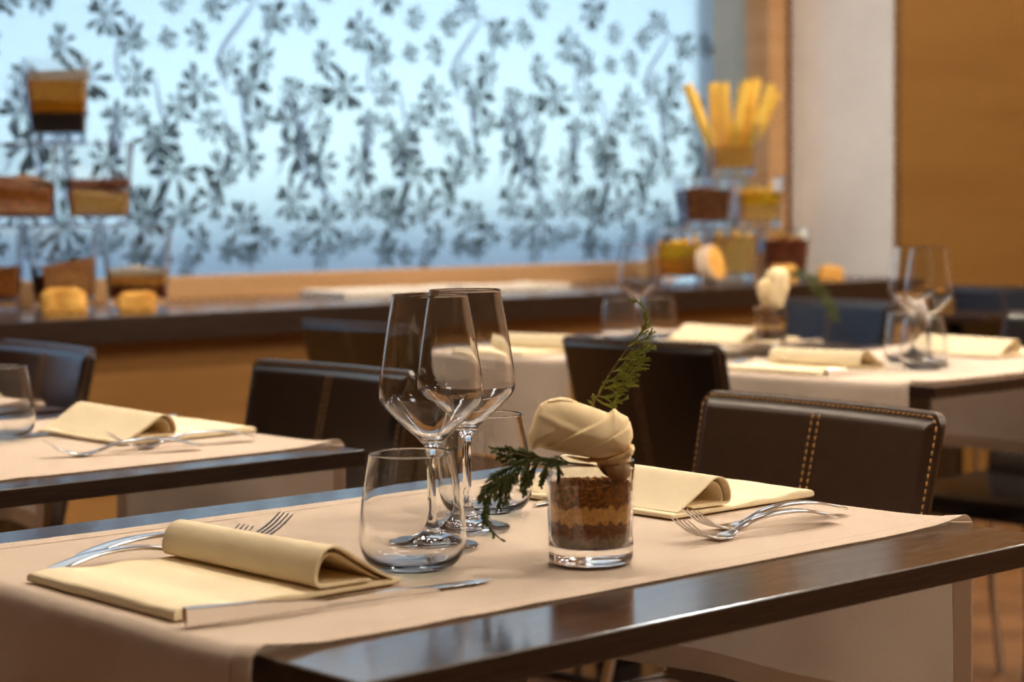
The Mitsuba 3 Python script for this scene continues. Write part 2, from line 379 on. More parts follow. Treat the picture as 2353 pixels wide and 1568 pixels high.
# counter
t = thing('window_counter', 'long dark brown wooden counter shelf running under the frosted window', 'counter')
obj('top', ply(cbox(-3.2, 5.6, 4.10, 4.878, 0.785, CT, 0.003), 'm_counter'), t)
obj('front_apron', ply(cbox(-3.2, 5.6, 4.094, 4.0995, 0.757, 0.8185, 0.001), 'm_dark_wood'), t)

# ceiling lamps of the room
LX, LY = (1.9, 3.7, 5.5, 7.3), (-1.6, 0.1, 1.8, 3.4)
disc = lathe([(0, 0), (0.25, 0), (0.25, 0.004), (0, 0.004)], 48)
rim = lathe([(0.25, 0.0), (0.275, -0.006), (0.28, 0.0), (0.28, 0.012), (0.25, 0.012), (0.25, 0.0)], 48)
disc_p, rim_p = ply(disc, 'm_lamp_rim', emitter={'type': 'area', 'radiance': rgb(LAMP)}), ply(rim, 'm_lamp_rim')
for x, y in [(x, y) for x in LX for y in LY] + [(0.1, 3.4)]:
    if True:
        t = thing('ceiling_lamp', 'round recessed ceiling lamp with a warm glowing disc', 'lamp', 'recessed ceiling lamps')
        obj('diffuser', at(disc_p, T().translate([x, y, 3.185])), t)
        obj('rim', at(rim_p, T().translate([x, y, 3.188])), t)

# ------------------------------------------------------------------ tables, runners
TT = 0.75
def table(x0, x1, y0, y1, label):
    t = thing('dining_table', label, 'table')
    obj('tabletop', ply(cbox(x0 + 0.0015, x1 - 0.0015, y0 + 0.0015, y1 - 0.0015, TT - 0.020, TT, 0.0006), 'm_table_top'), t)
    obj('edge_band', ply(cat([cbox(x0, x1, y0, y0 + 0.002, TT - 0.021, TT - 0.0003, 0.0007), cbox(x0, x1, y1 - 0.002, y1, TT - 0.021, TT - 0.0003, 0.0007), cbox(x0, x0 + 0.002, y0, y1, TT - 0.021, TT - 0.0003, 0.0007), cbox(x1 - 0.002, x1, y0, y1, TT - 0.021, TT - 0.0003, 0.0007)]), 'm_dark_wood'), t)
    cx, cy = (x0 + x1) / 2, (y0 + y1) / 2
    obj('pedestal', ply(cbox(cx - 0.04, cx + 0.04, cy - 0.04, cy + 0.04, 0.02, TT - 0.021, 0.004), 'm_leather_dark'), t)
    obj('base_plate', ply(cbox(cx - 0.17, cx + 0.17, cy - 0.17, cy + 0.17, 0.0, 0.02, 0.004), 'm_leather_dark'), t)
    return t

def runner(x0, x1, y0, y1, label, drop=0.21, seed=0, slip=0.0):
    """A cloth runner over a table from end to end, hanging down at both ends."""
    t = thing('table_runner', label, 'table runner')
    R, e = 0.014, 0.0011
    s = []
    xs0, xs1 = x0 - 0.004, x1 + 0.004
    for d in np.linspace(drop, 0.014, 16): s.append((xs0 - 0.010, TT - d))
    for a in np.linspace(0, 1, 9)[1:]: s.append((xs0 - 0.010 + R * (1 - math.cos(a * math.pi / 2)), TT - 0.012 + 0.0142 * math.sin(a * math.pi / 2)))
    n0 = len(s)
    xa, xb = xs0 - 0.010 + R, xs1 + 0.010 - R
    for x in np.linspace(xa, xb, 92)[1:-1]: s.append((x, TT + e + 0.0011 * max(0, 1 - min(x - xa, xb - x) / 0.05)))
    for a in np.linspace(1, 0, 9)[:-1]: s.append((xs1 + 0.010 - R * (1 - math.cos(a * math.pi / 2)), TT - 0.012 + 0.0142 * math.sin(a * math.pi / 2)))
    for d in np.linspace(0.014, drop, 16): s.append((xs1 + 0.010, TT - d))
    s = np.array(s)
    hem = 0.024
    v = np.concatenate([[0, 0.004], [hem - 0.001, hem], np.linspace(0.05, (y1 - y0) - 0.05, 40), [(y1 - y0) - hem, (y1 - y0) - hem + 0.001], [(y1 - y0) - 0.004, (y1 - y0)]])
    P = np.zeros((len(s), len(v), 3))
    hang = np.clip((TT - 0.004 - s[:, 1]) / drop, 0, 1)
    for j, vv in enumerate(v):
        y = y0 + vv
        edge = min(vv, (y1 - y0) - vv)
        wob = 0.004 * noise2(s[:, 0], 0 * s[:, 0] + y * 0.3, 9.0, seed)
        P[:, j, 0] = s[:, 0] + np.where(s[:, 0] < (x0 + x1) / 2, -1, 1) * hang * (0.010 * np.sin(y * 22 + seed) + 0.02 * noise2(s[:, 1], 0 * s[:, 0] + y, 7.0, seed + 3))
        P[:, j, 1] = y + wob + slip * (s[:, 0] - x0)
        lift = (0.0006 if edge < hem - 0.0005 else 0.0)
        rip = 0.0012 * np.clip(noise2(s[:, 0], 0 * s[:, 0] + (0 if vv < 0.3 else 5), 26.0, seed + 1) * 2.2, 0, 1) * math.exp(-edge / 0.02)
        corner = 0.006 * math.exp(-edge / 0.03) * np.exp(-np.minimum(np.abs(s[:, 0] - x0), np.abs(s[:, 0] - x1)) / 0.04) * (hang < 0.02)
        soft = 0.0009 * np.clip(noise2(s[:, 0], 0 * s[:, 0] + y, 11.0, seed + 7) + 0.15, 0, 1)
        P[:, j, 2] = s[:, 1] + (lift + rip + soft) * (hang < 0.001) + corner
    obj('cloth', ply(grid_sheet(P), 'm_runner', smooth=True), t)
    inn = np.zeros((len(s), 3)); inn[:, 2] = -0.0005 * (hang < 0.001); inn[:, 0] = np.where(hang < 0.001, 0, np.where(s[:, 0] < (x0 + x1) / 2, 0.0006, -0.0006))
    for js in (slice(0, 4), slice(len(v) - 4, len(v))):
        obj('hem', ply(grid_sheet(P[:, js] + inn[:, None]), 'm_hem_cloth', smooth=True), t)
    for is_ in (slice(0, 3), slice(len(s) - 3, len(s))):
        obj('hem', ply(grid_sheet(P[is_] + inn[is_][:, None]), 'm_hem_cloth', smooth=True), t)
    for j in (3, len(v) - 4):
        c = P[:, j].copy(); nz = np.where(hang < 0.001, 1, 0)[:, None] * np.array([0, 0, 0.00035]) + np.where(hang < 0.001, 0, 1)[:, None] * np.where(s[:, 0] < (x0 + x1) / 2, -0.0004, 0.0004)[:, None] * np.array([1, 0, 0])
        obj('hem_seam', ply(grid_sheet(np.stack([c + nz + [0, -0.00045, 0], c + nz + [0, 0.00045, 0]], 1)), 'm_hem'), t)
    return t

R2, R3 = 2.0, 2.80
table(0.754, 1.5636, 0.992, 1.727, 'dark brown wooden table in the foreground with the sand tumbler on it')
runner(0.754, 1.5636, 1.098, 1.652, 'cream cloth runner on the foreground table with the sand tumbler', seed=1)
table(0.754, 1.534, R2, 2.735, 'dark brown wooden table at left behind the foreground table')
runner(0.754, 1.534, 2.062, 2.648, 'pale cloth runner on the left table behind the foreground table', seed=2)
table(2.76, 3.57, R2, 2.735, 'dark brown wooden table at right with two wine glasses on it')
runner(2.76, 3.57, 2.045, 2.64, 'white cloth runner on the right table with two wine glasses', seed=3, drop=0.22)
table(0.754, 1.545, R3, 3.535, 'dark wooden table at far left below the counter, mostly outside the frame')
runner(0.754, 1.545, 2.89, 3.43, 'pale cloth runner on the far left table mostly outside the frame', seed=4)
table(2.76, 3.55, R3, 3.535, 'dark wooden table nearest the counter with napkin centrepiece')
runner(2.76, 3.55, 2.895, 3.44, 'white cloth runner on the table nearest the counter, beside the black chair', seed=5, drop=0.22)
table(4.70, 5.35, 3.25, 3.95, 'dark wooden table corner at the right edge below the black chair back')

# ------------------------------------------------------------------ chairs (built facing -x, origin on the floor under the middle of the back's top)
def chair_meshes():
    bw, zt, zb = 0.405, 0.825, 0.40
    nu, nv = 49, 57
    uu = np.concatenate([np.linspace(-1, -0.9, 10)[:-1], np.linspace(-0.9, 0.9, nu - 18), np.linspace(0.9, 1, 10)[1:]])
    vv = np.concatenate([np.linspace(0, 0.9, nv - 14), np.linspace(0.9, 1, 15)[1:]])
    A = np.zeros((len(uu), len(vv), 3)); B = A.copy()
    rc = 0.022
    def surf(u, v, front):
        z = zb + (zt - zb) * v
        half = bw / 2 * (1.0 - 0.06 * (1 - v))
        y = u * half
        # rounded top corners
        ey, ez = half - abs(y), zt - z
        if ey < rc and ez < rc:
            q = math.hypot(rc - ey, rc - ez)
            if q > rc:
                k = rc / q
                y = math.copysign(half - (rc - (rc - ey) * k), y); z = zt - (rc - (rc - ez) * k)
        ed = min(half - abs(y), zt - z)
        pad = 0.5 - 0.5 * math.cos(math.pi * min(max((ed - 0.008) / 0.012, 0), 1))
        th = 0.0055 + 0.008 * pad - 0.0025 * max(0, 1 - ed / 0.003)
        x = -0.22 * (zt - z) + 0.016 * (1 - (y / half) ** 2) * (0.35 + 0.65 * v)
        return (x + (-th if front else th), y, z)
    for i, u in enumerate(uu):
        for j, v in enumerate(vv):
            A[i, j] = surf(u, v, True); B[i, j] = surf(u, v, False)
    back = slab(A, B)
    stitches = []
    def st(p, q, front, lift=0.0008):
        p, q = np.array(p), np.array(q)
        stitches.append(tube(np.array([p, (p + q) / 2 + np.array([-0.0006 if front else 0.0006, 0, 0]), q]), [0.0007, 0.0013, 0.0007], 5))
    def pt(y, z, front):
        v = (z - zb) / (zt - zb); half = bw / 2 * (1.0 - 0.06 * (1 - v))
        x, yy, zz = surf(y / half, v, front)
        return (x + (-0.0006 if front else 0.0006), yy, zz)
    for front in (True, False):
        for s in (-1, 1):
            z = zb + 0.02
            while z < zt - 0.022:
                h0 = bw / 2 * (1 - 0.06 * (1 - (z - zb) / (zt - zb))) - 0.0055
                st(pt(s * h0, z, front), pt(s * h0, z + 0.0055, front), front)
                st(pt(s * 0.0055 - 0.0 , z, front), pt(s * 0.0055, z + 0.0055, front), front)
                z += 0.0085
        y = -bw / 2 + 0.02
        while y < bw / 2 - 0.022:
            st(pt(y, zt - 0.0055, front), pt(y + 0.0055, zt - 0.0055 - 0.0012, front), front)
            y += 0.0085
        for s in (-1, 1):
            for a in (0.15, 0.5, 0.85):
                a0, a1 = a * math.pi / 2 - 0.17, a * math.pi / 2 + 0.17
                r = rc - 0.0055
                st(*[pt(s * (bw / 2 - rc + r * math.cos(q)), zt - rc + r * math.sin(q), front) for q in (a0, a1)], front)
    sm = cat(stitches)
    # seat
    xs, ys = np.linspace(-0.50, -0.07, 22), np.linspace(-0.20, 0.20, 22)
    S0 = np.zeros((22, 22, 3)); S1 = S0.copy()
    for i, x in enumerate(xs):
        for j, y in enumerate(ys):
            e = min(x + 0.50, -0.07 - x, 0.20 - abs(y)); p = math.sqrt(max(0, 1 - (1 - min(e / 0.02, 1)) ** 2))
            S0[i, j] = (x, y, 0.452 + 0.018 * p - 0.006 * math.cos(y * 7)); S1[i, j] = (x, y, 0.430 - 0.008 * p)
    seat = slab(S0, S1)
    legs = []
    for sx, sy in ((-0.47, -0.17), (-0.47, 0.17), (-0.09, -0.17), (-0.09, 0.17)):
        legs.append(tube([(sx, sy, 0.435), (sx + (0.01 if sx < -0.3 else -0.0), sy, 0.2), (sx + (-0.02 if sx < -0.3 else 0.05), sy * 1.06, 0.0)], 0.010, 10))
    return back, sm, seat, legs
_b, _s, _se, _l = chair_meshes()
CH = {m: (ply(_b, m, smooth=50), ply(_se, m, smooth=50)) for m in ('m_leather', 'm_leather_dark')}
CS = {m: ply(_s, m) for m in ('m_thread', 'm_thread_dim')}
CL = [ply(l, 'm_chrome', smooth=40) for l in _l]
def chair(x, y, rz, label, m='m_leather_dark', th='m_thread_dim'):
    t = thing('dining_chair', label, 'chair')
    tf = place(x, y, 0, rz)
    b = obj('backrest', at(CH[m][0], tf), t)
    obj('stitching', at(CS[th], tf), b)
    obj('seat', at(CH[m][1], tf), t)
    for l in CL: obj('leg', at(l, tf), t)
    return t
chair(1.835, 1.50, -6.0, 'brown leather chair with tan double stitching at the foreground table', 'm_leather', 'm_thread')
chair(1.79, 2.42, 0.0, 'dark leather chair at the end of the left table behind the wine glasses')
chair(1.75, 3.24, -4.0, 'dark leather chair leftmost in the picture, below the glass vases')
chair(2.52, 2.47, 180.0, 'black leather chair seen from behind, at the right table behind the cypress sprig')
chair(2.57, 3.38, 180.0, 'black leather chair seen from behind, partly hidden by the wine glasses')
chair(4.02, 3.24, 0.0, 'grey glossy leather chair behind the napkin centrepiece of the far table')
chair(3.80, 2.36, 0.0, 'leather chair cut off by the right edge of the picture behind a napkin')
chair(5.00, 3.36, 180.0, 'black chair back against the honey wood wall at the right edge')

# ------------------------------------------------------------------ glassware
def wine_glass_mesh():
    outer = smooth_profile([(0.0405, 0.0008), (0.0408, 0.002), (0.036, 0.0038), (0.022, 0.0075), (0.010, 0.0135), (0.0056, 0.022), (0.0043, 0.035), (0.0041, 0.060), (0.0044, 0.080), (0.0062, 0.0905), (0.0125, 0.0985),
                            (0.026, 0.1110), (0.0405, 0.1255), (0.0465, 0.1345), (0.0474, 0.1420), (0.0462, 0.1560), (0.0420, 0.1840), (0.0368, 0.2150), (0.0340, 0.2296)], 120)
    inner = smooth_profile([(0.0334, 0.2296), (0.0361, 0.2150), (0.0413, 0.1840), (0.0455, 0.1560), (0.0466, 0.1420), (0.0456, 0.1350), (0.0395, 0.1265), (0.0245, 0.1125), (0.0110, 0.1015), (0.0045, 0.0985)], 70)
    return lathe([(0, 0.0012), (0.02, 0.0012), (0.038, 0.0002)] + [tuple(p) for p in outer] + [(0.0338, 0.2303)] + [tuple(p) for p in inner] + [(0, 0.0978)], 84)
def water_glass_mesh():
    outer = smooth_profile([(0.026, 0.0004), (0.0325, 0.0022), (0.0400, 0.0090), (0.0444, 0.0195), (0.0454, 0.0290), (0.0446, 0.0420), (0.0412, 0.0680), (0.0368, 0.0930), (0.0358, 0.0985)], 60)
    inner = smooth_profile([(0.0345, 0.0985), (0.0355, 0.0930), (0.0400, 0.0680), (0.0433, 0.0420), (0.0440, 0.0290), (0.0429, 0.0200), (0.0385, 0.0115), (0.0310, 0.0066), (0.0200, 0.0052)], 50)
    return lathe([(0, 0.0018), (0.018, 0.0015)] + [tuple(p) for p in outer] + [(0.03515, 0.0994)] + [tuple(p) for p in inner] + [(0, 0.0050)], 84)
SAND_Z = 0.0205
def sand_glass_mesh():
    outer = smooth_profile([(0.030, 0.0003), (0.0345, 0.0012), (0.0361, 0.0042), (0.0363, 0.012), (0.0368, 0.04), (0.0380, 0.0865)], 44)
    inner = smooth_profile([(0.0359, 0.0865), (0.0347, 0.04), (0.0343, 0.022), (0.0335, 0.0165), (0.030, 0.0145), (0.018, 0.0139)], 40)
    return lathe([(0, 0.0012), (0.026, 0.0010)] + [tuple(p) for p in outer] + [(0.0374, 0.0878), (0.0366, 0.0878)] + [tuple(p) for p in inner] + [(0, 0.0139)], 84)
WG, TG, SG = ply(wine_glass_mesh(), 'm_glass', smooth=60), ply(water_glass_mesh(), 'm_glass', smooth=60), ply(sand_glass_mesh(), 'm_glass', smooth=60)
CZ = TT + 0.0030      # top of the runner
def wine(x, y, label, group=None, z=CZ):
    t = thing('wine_glass', label, 'wine glass', group); obj('glass_body', at(WG, T().translate([x, y, z]).scale(0.991)), t)
def tumbler(x, y, label, group=None, z=CZ, s=1.0):
    t = thing('water_glass', label, 'water glass', group); obj('glass_body', at(TG, T().translate([x, y, z]).scale(s)), t)
wine(1.1097, 1.3494, 'front empty wine glass on the foreground table, standing behind a water glass')
wine(1.1987, 1.4057, 'rear empty wine glass on the foreground table, behind the other wine glass')
tumbler(1.0270, 1.2760, 'front empty water glass on the foreground table, in front of the wine glass')
tumbler(1.2808, 1.4703, 'rear empty water glass on the foreground table, behind the cypress sprig')
tumbler(1.2549, 2.4526, 'empty water glass on the left table at the left edge of the picture')
wine(3.215, 2.385, 'left wine glass of the pair on the right table')
wine(3.105, 2.265, 'right wine glass of the pair on the right table')
tumbler(3.150, 2.350, 'left water glass below the pair of wine glasses on the right table')
tumbler(3.035, 2.225, 'right water glass below the pair of wine glasses on the right table')
wine(3.315, 3.255, 'lone wine glass on the table nearest the counter, left of the vase pyramid')
tumbler(3.270, 3.270, 'left water glass under the lone wine glass on the far table')
tumbler(3.385, 3.255, 'right water glass under the lone wine glass on the far table')

# ------------------------------------------------------------------ napkins (local: x from the table end inwards, y across, z up)
def napkin_meshes():
    L, Wd = 0.215, 0.225
    xs = np.concatenate([[0, 0.0006, 0.002, 0.004], np.linspace(0.01, L - 0.008, 26), [L - 0.004, L - 0.002, L - 0.0006, L]])
    ys = np.concatenate([[0, 0.0006, 0.002, 0.004], np.linspace(0.01, Wd - 0.008, 26), [Wd - 0.004, Wd - 0.002, Wd - 0.0006, Wd]]) - Wd / 2
    A = np.zeros((len(xs), len(ys), 3)); B = A.copy()
    for i, x in enumerate(xs):
        for j, y in enumerate(ys):
            e = min(x, L - x, y + Wd / 2, Wd / 2 - y)
            r = math.sqrt(max(0.0, 1 - (1 - min(e / 0.004, 1)) ** 2))
            n = noise2(x, y, 14.0, 3)
            th = 0.0034 + 0.0045 * math.exp(-((x - 0.02) / 0.03) ** 2) + 0.0020 * math.sin(math.pi * min(max((x - 0.06) / 0.06, 0), 1)) + 0.003 * n
            wob = 0.002 * noise2(x, y, 22.0, 6)
            A[i, j] = (x + wob, y + wob, 0.0022 + r * th * 0.5 + th * 0.5); B[i, j] = (x + wob, y + wob, 0.0022 - r * 0.0020)
    base = slab(A, B)
    # the loose roll: a fold of cloth with a teardrop cross-section, open at both ends
    prof = [(0.2060, 0.0062), (0.1950, 0.0120), (0.1720, 0.0260), (0.1545, 0.0370), (0.1440, 0.0392), (0.1350, 0.0350), (0.1290, 0.0240), (0.1280, 0.0140), (0.1310, 0.0085), (0.1400, 0.0070), (0.1600, 0.0070), (0.1830, 0.0072)]
    c = curve(prof, 60)
    tg = np.gradient(c, axis=0); nrm = np.stack([-tg[:, 1], tg[:, 0]], 1); nrm /= np.linalg.norm(nrm, axis=1, keepdims=True)
    if ((c[20] - np.array([0.16, 0.02])) @ nrm[20]) > 0: nrm = -nrm
    def ringed(sc, th, y0, y1, seed):
        secs = []
        for y in np.linspace(y0, y1, 26):
            k = (y - y0) / (y1 - y0)
            cc = np.array([0.158, 0.0075]) + (c - np.array([0.158, 0.0075])) * np.array([sc, sc * (1.0 - 0.10 * k)])
            wob = 0.0022 * np.stack([noise2(cc[:, 0], 0 * cc[:, 0] + y, 12, seed), noise2(cc[:, 0], 0 * cc[:, 0] + y, 12, seed + 9)], 1)
            o = cc + wob; i_ = o + nrm * th
            ring = np.vstack([o, i_[::-1]])
            secs.append(np.stack([ring[:, 0], 0 * ring[:, 0] + y + 0.004 * noise2(ring[:, 0], ring[:, 1], 30, seed), ring[:, 1]], 1))
        m = loft(secs, True, False)
        k = len(secs[0]); h = k // 2; F = [list(f) for f in m.faces]; last = (len(secs) - 1) * k
        for i in range(h - 1):
            a_, b_, c_, d_ = i, i + 1, k - 2 - i, k - 1 - i
            F += [[a_, c_, b_], [a_, d_, c_], [last + a_, last + b_, last + c_], [last + a_, last + c_, last + d_]]
        return trimesh.Trimesh(m.vertices, np.array(F), process=False)
    roll = ringed(1.0, 0.0016, -Wd / 2 - 0.001, Wd / 2 - 0.002, 2)
    innr = ringed(0.80, 0.0014, -Wd / 2 + 0.006, Wd / 2 - 0.008, 5)
    return base, roll, innr
NB, NR, NI = [ply(m, 'm_napkin', smooth=35) for m in napkin_meshes()]
def napkin(x, y, rz, label, group=None, z=CZ - 0.0004):
    t = thing('napkin', label, 'napkin', group)
    tf = place(x, y, z, rz)
    obj('folded_base', at(NB, tf), t); obj('rolled_fold', at(NR, tf), t); obj('inner_fold', at(NI, tf), t)
napkin(0.764, 1.344, 0, 'cream napkin with a rolled fold in the foreground, lower left, beside the knife')
napkin(1.588, 1.415, 180, 'cream napkin with a rolled fold before the brown stitched chair')
napkin(1.540, 2.370, 180, 'cream napkin with a rolled fold on the left table beside two forks')
napkin(1.545, 3.130, 180, 'cream napkin on the far left table, seen through the water glass')
napkin(2.775, 2.385, 0, 'cream napkin at the near end of the right table, left of its wine glasses')
napkin(3.560, 2.385, 180, 'cream napkin behind the wine glass pair at the right edge')
napkin(2.765, 3.170, 0, 'cream napkin on the farthest table, left of the black chair back')
napkin(3.540, 3.060, 180, 'cream napkin on the far table, right of the cypress sprig tip')

# ------------------------------------------------------------------ cutlery (local: x from the handle end to the tip)
def ribbon(xs, half, zc, th, prof=0.75):
    """A lens-shaped bar along x with half widths, centre heights and thickness."""
    secs = []
    for x, h, z, t in zip(xs, half, zc, th):
        a = np.linspace(0, 2 * math.pi, 13)[:-1]
        ca, sa = np.cos(a), np.sin(a)
        secs.append(np.stack([0 * a + x, h * np.sign(ca) * np.abs(ca) ** prof, z + t / 2 * np.sign(sa) * np.abs(sa) ** prof], 1))
    return loft(secs)
def interp(x, pts):
    p = np.array(pts); return np.interp(x, p[:, 0], p[:, 1])
def fork_meshes():
    zpts = curve([(0.000, 0.0035), (0.012, 0.0075), (0.045, 0.0145), (0.080, 0.0160), (0.110, 0.0125), (0.130, 0.0060), (0.145, 0.0022), (0.160, 0.0018), (0.175, 0.0050), (0.190, 0.0125), (0.203, 0.0225)], 80)
    Z = lambda x: np.interp(x, zpts[:, 0], zpts[:, 1])
    xs = np.linspace(0, 0.135, 44)
    half = interp(xs, [(0, 0.003), (0.004, 0.0098), (0.014, 0.0122), (0.04, 0.0105), (0.08, 0.0066), (0.11, 0.0048), (0.135, 0.0050)])
    handle = ribbon(xs, half, Z(xs), interp(xs, [(0, 0.0022), (0.02, 0.0030), (0.08, 0.0042), (0.135, 0.0040)]))
    xs = np.linspace(0.1345, 0.163, 18)
    head = ribbon(xs, interp(xs, [(0.134, 0.0050), (0.141, 0.0092), (0.149, 0.0128), (0.163, 0.0132)]), Z(xs), 0 * xs + 0.0022, 0.6)
    tines = []
    for y in (-0.0111, -0.0037, 0.0037, 0.0111):
        xs = np.linspace(0.161, 0.203, 14)
        m = ribbon(xs, interp(xs, [(0.16, 0.0022), (0.195, 0.0017), (0.203, 0.0007)]), Z(xs), interp(xs, [(0.16, 0.0026), (0.203, 0.0014)]))
        m.apply_translation([0, y, 0]); tines.append(m)
    return handle, head, tines
FH, FD, FT = fork_meshes()
FH, FD, FT = ply(FH, 'm_steel', smooth=50), ply(FD, 'm_steel', smooth=50), [ply(m, 'm_steel', smooth=50) for m in FT]
def fork(x, y, rz, label, z=CZ, s=1.0, tilt=0.0):
    t = thing('fork', label, 'fork')
    tf = T().translate([x, y, z]).rotate([0, 0, 1], rz).rotate([0, 1, 0], tilt).scale(s)
    obj('handle', at(FH, tf), t); h = obj('head', at(FD, tf), t)
    for m in FT: obj('tine', at(m, tf), h)
def knife_meshes():
    xs = np.linspace(0, 0.118, 26)
    handle = []
    for x in xs:
        hh = interp([x], [(0, 0.0148), (0.06, 0.0118), (0.105, 0.0075), (0.118, 0.0052)])[0]; w = interp([x], [(0, 0.0036), (0.1, 0.0030), (0.118, 0.0022)])[0]
        zb = interp([x], [(0, 0.0002), (0.118, 0.0012)])[0]; b = 0.0009
        handle.append([(x, -w, zb + b), (x, -w + b, zb), (x, w - b, zb), (x, w, zb + b), (x, w, zb + hh - b), (x, w - b, zb + hh), (x, -w + b, zb + hh), (x, -w, zb + hh - b)])
    xs = np.linspace(0.117, 0.222, 26); blade = []
    for x in xs:
        h = interp([x], [(0.117, 0.0050), (0.14, 0.0060), (0.19, 0.0056), (0.215, 0.0036), (0.222, 0.0008)])[0]; w = interp([x], [(0.117, 0.0016), (0.14, 0.0011), (0.222, 0.0004)])[0]
        blade.append([(x, -w * 0.2, 0.0006), (x, w * 0.2, 0.0006), (x, w, 0.0006 + h), (x, -w, 0.0006 + h)])
    flat = []
    for x in np.linspace(0, 0.2, 40):
        h = interp([x], [(0, 0.004), (0.01, 0.0085), (0.08, 0.0068), (0.105, 0.0055), (0.125, 0.0085), (0.18, 0.0085), (0.2, 0.001)])[0]; t = interp([x], [(0, 0.003), (0.1, 0.004), (0.12, 0.0016), (0.2, 0.0008)])[0]
        flat.append((x, h, t))
    f = np.array(flat)
    return loft(handle), loft(blade), ribbon(f[:, 0], f[:, 1], 0.0004 + f[:, 2] / 2, f[:, 2])
KH, KB, KF = [ply(m, 'm_steel', smooth=35) for m in knife_meshes()]
def knife(x, y, rz, label, z=CZ, flat=False, s=1.0):
    t = thing('knife', label, 'knife'); tf = place(x, y, z, rz, s)
    if flat: obj('blade_and_handle', at(KF, tf), t)
    else: obj('handle', at(KH, tf), t); obj('blade', at(KB, tf), t)
fork(0.784, 1.461, -0.5, 'fork with its shiny handle sticking out left of the foreground napkin roll', s=0.98)
fork(0.824, 1.484, -5.5, 'fork with its four tines pointing up beyond the foreground napkin roll', s=1.02, z=CZ + 0.004)
knife(0.758, 1.2075, -6.5, 'table knife standing on its edge in front of the foreground napkin')
knife(0.862, 1.213, -7.5, 'second knife beyond the front knife, only its thin tip showing', flat=True, s=0.9)
fork(1.478, 1.187, 176, 'front fork of the pair lying before the brown stitched chair')
fork(1.526, 1.213, 174, 'rear fork of the pair lying before the brown stitched chair', s=1.0)
knife(1.575, 1.555, 201, 'knife lying beyond the far napkin, its blade tip left of the sand tumbler', flat=True, s=1.25)
fork(1.381, 2.148, 160, 'front fork on the left table, tines up towards the water glass')
fork(1.486, 2.182, 169, 'rear fork on the left table, handle end near the dark chair')
knife(1.568, 2.515, 193, 'knife on the left table lying under the napkin', flat=True, s=1.55)
knife(2.770, 2.245, -3, 'knife in front of the napkin at the near end of the right table')
fork(2.815, 2.515, -4, 'fork behind the napkin at the near end of the right table')

# ------------------------------------------------------------------ the sand tumbler centrepieces
U = np.array([0.7447, -0.6674, 0]); U /= np.linalg.norm(U)
F = np.array([0.66553, 0.74363, 0]); F /= np.linalg.norm(F)
K = 1 / 2675.0
def local(m, x, y, s=1.0, rz=0.0, z=CZ):
    """mesh in (u, d, w) about a glass -> world."""
    v = np.array(m.vertices) * s
    c, sn = math.cos(rz), math.sin(rz)
    u, d = v[:, 0] * c - v[:, 1] * sn, v[:, 0] * sn + v[:, 1] * c
    P = u[:, None] * U + d[:, None] * F + np.array([x, y, z]); P[:, 2] += v[:, 2]
    return trimesh.Trimesh(P, m.faces, process=False)
def px(x, y): return ((x - 1357) * K, (1291 - y) * K)

def sand_layers(bounds, R, x, y, names, holder, wav=0.003, nth=72, nr=14, seed=0, R0=None, sq=0):
    """Stacked grain layers with wavy interfaces inside a round glass; bounds: mean heights."""
    th = np.arange(nth) * 2 * math.pi / nth
    def hgt(k, r, a):
        if k == 0: return 0 * r + bounds[0]
        w = wav if k < len(bounds) - 1 else wav * 0.5
        q = np.stack([np.cos(a) * r * 55 + k * 7.3 + seed, np.sin(a) * r * 55 + k * 3.1, 0 * r + k], -1)
        return bounds[k] + w * 2 * (meshkit.fbm(q, 3) - 0.5) * 2
    for k, nm in enumerate(names):
        def Rk(z): return R(z)
        top, bot, side = [], [], []
        rings_b, rings_t = [], []
        V, rows = [], []
        def row(rr, kk):
            a = th
            z = hgt(kk, rr + 0 * a, a)
            rad = np.minimum(rr, 1.0) + 0 * a
            rad = np.array([R(zz) for zz in z]) * rr
            jit = 0.0004 * (meshkit.noise(np.stack([np.cos(a) * rad * 900, np.sin(a) * rad * 900, z * 900], -1), seed + k) - 0.5)
            rows.append(len(V)); V.extend(np.stack([np.cos(a) * rad, np.sin(a) * rad, z + (jit if kk else 0)], 1))
        for rr in np.linspace(0.0, 1, nr): row(max(rr, 1e-3), k)
        for rr in np.linspace(1, 0.0, nr): row(max(rr, 1e-3), k + 1)
        Fc = []
        for a, b in zip(rows[:-1], rows[1:]):
            for i in range(nth):
                j = (i + 1) % nth
                Fc += [(a + i, a + j, b + j), (a + i, b + j, b + i)]
        m = trimesh.Trimesh(np.array(V), np.array(Fc), process=False)
        if m.volume < 0: m.invert()
        m.apply_translation([x, y, 0])
        key = obj('layer', ply(m, nm[0], smooth=40), holder)
        labels[key] = {'label': nm[1]}

def centrepiece(x, y, tag, s=1.0):
    t = thing('tumbler', 'short straight glass tumbler holding layered seeds ' + tag, 'glass'); obj('glass_body', at(SG, T().translate([x, y, CZ])), t)
    t = thing('layered_seeds', 'layered brown and tan seeds in the tumbler ' + tag, 'seeds')
    def R(z):
        zz = z - CZ
        return np.interp(zz, [0.0143, 0.0165, 0.022, 0.04, 0.0865], [0.0295, 0.0331, 0.0339, 0.0343, 0.0354]) - 0.0004
    sand_layers([CZ + 0.0148, CZ + 0.0250, CZ + 0.0370, CZ + 0.0515, CZ + 0.0675], R, x, y,
                [('m_seed_grey', 'grey sand layer'), ('m_seed_brown', 'reddish brown seed layer'), ('m_seed_tan', 'tan seed layer'), ('m_seed_rust', 'dark rust brown seed layer on top')], t, wav=0.0030, seed=4)
    return t

